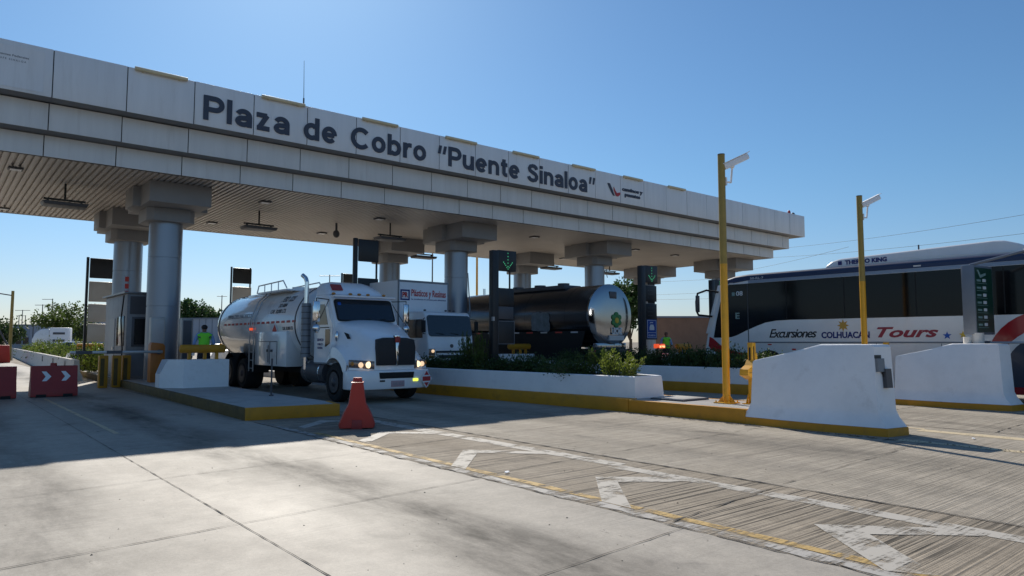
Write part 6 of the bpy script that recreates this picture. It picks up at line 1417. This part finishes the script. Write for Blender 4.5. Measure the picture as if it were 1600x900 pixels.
def fpole(fw, px, h, r, label, arm=0, m='dgrey', grp=None):
    x, y = FR(fw, px); t = thing('utility_pole', label, 'pole', (x, y, 0), grp)
    g = G(); g.cyl((x, y, 0), (x, y, h), r, r * .7, seg=8); obj('mast', g, m, t)
    if arm:
        g = G(); c = Vector((x, y, h - .1)); g.tube([tuple(c - RT * arm), tuple(c + RT * (arm if arm < 1.6 else .1))], r * .5, 5); obj('cross_arm', g, m, t)
    return t
fpole(110, 66, 7.4, .09, 'thin pole with T cross arm above the distant white truck', 1.2)
fpole(115, 81, 8.6, .09, 'street lamp pole right of the T-armed pole', 1.7)
fpole(140, 30, 6.9, .10, 'utility pole just right of the distant yellow pole, nearer to it of the pair', 0)
fpole(140, 35, 7.9, .10, 'utility pole with cross arm right of the distant yellow pole', 1.5)
fpole(150, 40, 7.2, .10, 'distant lamp pole with arm left of the low pale house end', 2.0)
fpole(120, 53, 5.2, .09, 'short thin pole at the front of the distant white truck', 0)
fpole(70, 346, 6.2, .06, 'small leaning mast at the tail of the white tanker truck', .5)
fpole(60, 514, 7.3, .06, 'thin antenna mast above the white truck roof', .9)
fpole(48, 675, 7.8, .06, 'short thin mast above the box truck', 0)
fpole(55, 745, 13.0, .10, 'tall thin yellow mast between the second front column and the lane signal', 0, 'ysteel')
fpole(45, 1440, 7.8, .07, 'stub of a dark pole above the bus roof pod', 0)
fpole(90, 1660, 20, .25, 'tall power pole beyond the right picture edge', 1.4)
fpole(160, 1130, 20, .25, 'distant power pole behind the right end of the canopy', 1.4)
# power lines
t = thing('power_line', 'thin power lines crossing the sky behind the bus and under the canopy end', 'power lines', (80, 60, 10))
def sag(a, b, s, n=24):
    a = Vector(a); b = Vector(b); return [tuple(a.lerp(b, i / n) - Vector((0, 0, s * 4 * (i / n) * (1 - i / n)))) for i in range(n + 1)]
for (f0_, p0, y0), (f1_, p1, y1), s in (((120, 1160, 392), (62, 1700, 318), .6), ((120, 1160, 404), (62, 1700, 352), .5), ((130, 1000, 441), (80, 1330, 418), .3), ((130, 1000, 461), (80, 1330, 440), .3), ((130, 1000, 468), (80, 1330, 455), .3), ((120, 1120, 430), (80, 1330, 385), .3)):
    xa, ya = FR(f0_, p0); xb, yb_ = FR(f1_, p1); za = 1.6 + (534 - y0) / 1104 * f0_; zb_ = 1.6 + (534 - y1) / 1104 * f1_
    g = G(); g.tube(sag((xa, ya, za), (xb, yb_, zb_), s), 0.017, 4); obj('cable', g, 'cable', t)

# distant vehicles
def car(x, y, rz, label, m, pick=False):
    t = thing('parked_car' if not pick else 'pickup_truck', label, 'car' if not pick else 'pickup', (0, 0, 0))
    g = G(); L, W_ = 4.4, .88
    def rg(zf, s): return zf
    prof = [(-2.2, .35), (-2.22, .62), (-2.1, .82), (-1.2, .92), (-.6, 1.40), (.9, 1.44), (1.6, .98), (2.1, .92), (2.2, .6), (2.18, .35)] if not pick else [(-2.4, .4), (-2.45, .95), (-.2, 1.0), (-.1, 1.62), (.9, 1.6), (1.5, 1.08), (2.3, .98), (2.4, .6), (2.4, .4)]
    g.prism(prof, 'x', -W_, W_, bev=.07); obj('body', g, m, t, ang=50)
    g = G()
    if pick: g.prism([(.02, 1.1), (.02, 1.52), (.85, 1.52), (1.35, 1.12)], 'x', -W_ - .005, W_ + .005)
    else: g.prism([(-1.02, .98), (-.56, 1.34), (.86, 1.38), (1.4, 1.0)], 'x', -W_ - .005, W_ + .005)
    obj('window', g, 'glass', t)
    g = G(); g.plate((-.68, 1.62 if not pick else 1.50, 1.0 if not pick else 1.12), (1, 0, 0), (0, -.66, .40) if not pick else (0, -.5, .4), rrect(0, 1.36, 0, .66, .08), -.03 if False else .0 + .02); obj('windscreen', g, 'glass', t)
    for s in (-1, 1):
        g = G(); g.ball((s * .62, 2.17 if not pick else 2.38, .70), (.16, .06, .08)); obj('headlamp', g, 'whiterefl', t)
        for yy in (-1.35, 1.38): wheel(t, s * .80, yy, .33, .33, .2, s)
    t.location = (x, y, 0); t.rotation_euler.z = R(rz); return t
c1x, c1y = FR(64, 275); car(c1x, c1y, 188, 'silver-blue car seen just right of the leftmost front column', 'carblue')
c2x, c2y = FR(72, 118); car(c2x, c2y, 170, 'small white pickup right of the distant white truck', 'carwhite', True)
c3x, c3y = FR(66, 133); car(c3x, c3y, 185, 'pale blue car left of the ladder of sign backs', 'carblue')
c4x, c4y = FR(58, 345); car(c4x, c4y, 185, 'white car partly hidden behind the attendant and truck tail', 'carwhite')
# distant white truck
dx0, dy0 = FR(84, 78)
t = thing('cargo_truck', 'distant white truck with sloping side body and square rear box, far left', 'truck', (dx0, dy0, 0))
ang = R(-YAW + 20)
def loc2(g):
    m_ = Matrix.Rotation(ang, 3, 'Z')
    for v in g.bm.verts: v.co = m_ @ v.co + Vector((dx0, dy0, 0))
    return g
g = G(); g.box(0.2, 2.9, -0.6, 2.0, .9, 3.85, bev=.12); obj('rear_box', loc2(g), 'plainwhite', t)
g = G(); g.prism([(-2.3, .95), (-2.35, 2.2), (-1.9, 3.1), (-1.2, 3.6), (.1, 3.7), (.1, .95)], 'y', -.2, 7.5, bev=.12); obj('tank', loc2(g), 'tankwhite', t, ang=50)
g = G(); g.box(-2.1, 2.8, -.3, 6, .6, .95); obj('chassis', loc2(g), 'matblack', t)
g = G(); g.box(.7, 2.4, -.65, -.6, 2.9, 3.2); g.box(.7, 2.4, -.65, -.6, 1.9, 2.2); obj('rear_vent', loc2(g), 'dgrey', t)
for xx in (-1.7, .6, 2.4):
    g = G(); g.cyl((xx - .25, -.1, .5), (xx + .25, -.1, .5), .5, seg=18); obj('wheel', loc2(g), 'tyre', t)
t.scale = (.72, .72, .85)
# litter
for i, (x, y, m) in enumerate(((5.5, 6.75, 'plainwhite'), (13.3, 4.2, 'plainwhite'))):
    g = G(); g.plate((x, y, .012), (1, .3, .05), (-.3, 1, .1), [(0, 0), (.07, .01), (.08, .04), (.03, .05), (-.01, .03)], .008)
    tag(obj('paper_scrap', g, m, loc=(x, y, 0)), ['white paper scrap beside the yellow line and chevron', 'white paper scrap in the near barrier shadow'][i], 'litter')
bpy.context.view_layer.update()

# grit and crumbled mortar gathered along the kerbs
gr_ = random.Random(5); vs_, fs = [], []
for i in range(420):
    y = gr_.uniform(2.6, 10.8); x = 12.33 - abs(gr_.gauss(0, .07)) + (0 if y > 5.2 else .05); s = gr_.uniform(.006, .022)
    if i > 300: x, y = gr_.uniform(.5, 12), gr_.uniform(3, 10); s *= .5
    b = len(vs_); vs_ += [(x - s, y - s * .7, 0), (x + s, y - s * .6, 0), (x + s * .7, y + s, 0), (x - s * .8, y + s * .8, 0), (x + gr_.uniform(-.3, .3) * s, y, s * gr_.uniform(.6, 1.2))]
    fs += [(b, b + 1, b + 4), (b + 1, b + 2, b + 4), (b + 2, b + 3, b + 4), (b + 3, b, b + 4)]
me = bpy.data.meshes.new('grit'); me.from_pydata(vs_, [], fs); me.materials.append(M['earth']); o = bpy.data.objects.new('grit', me); col.objects.link(o)
tag(o, 'loose brown grit and mortar crumbs gathered along the near yellow kerb', 'grit', kind='stuff')
bpy.context.view_layer.update()
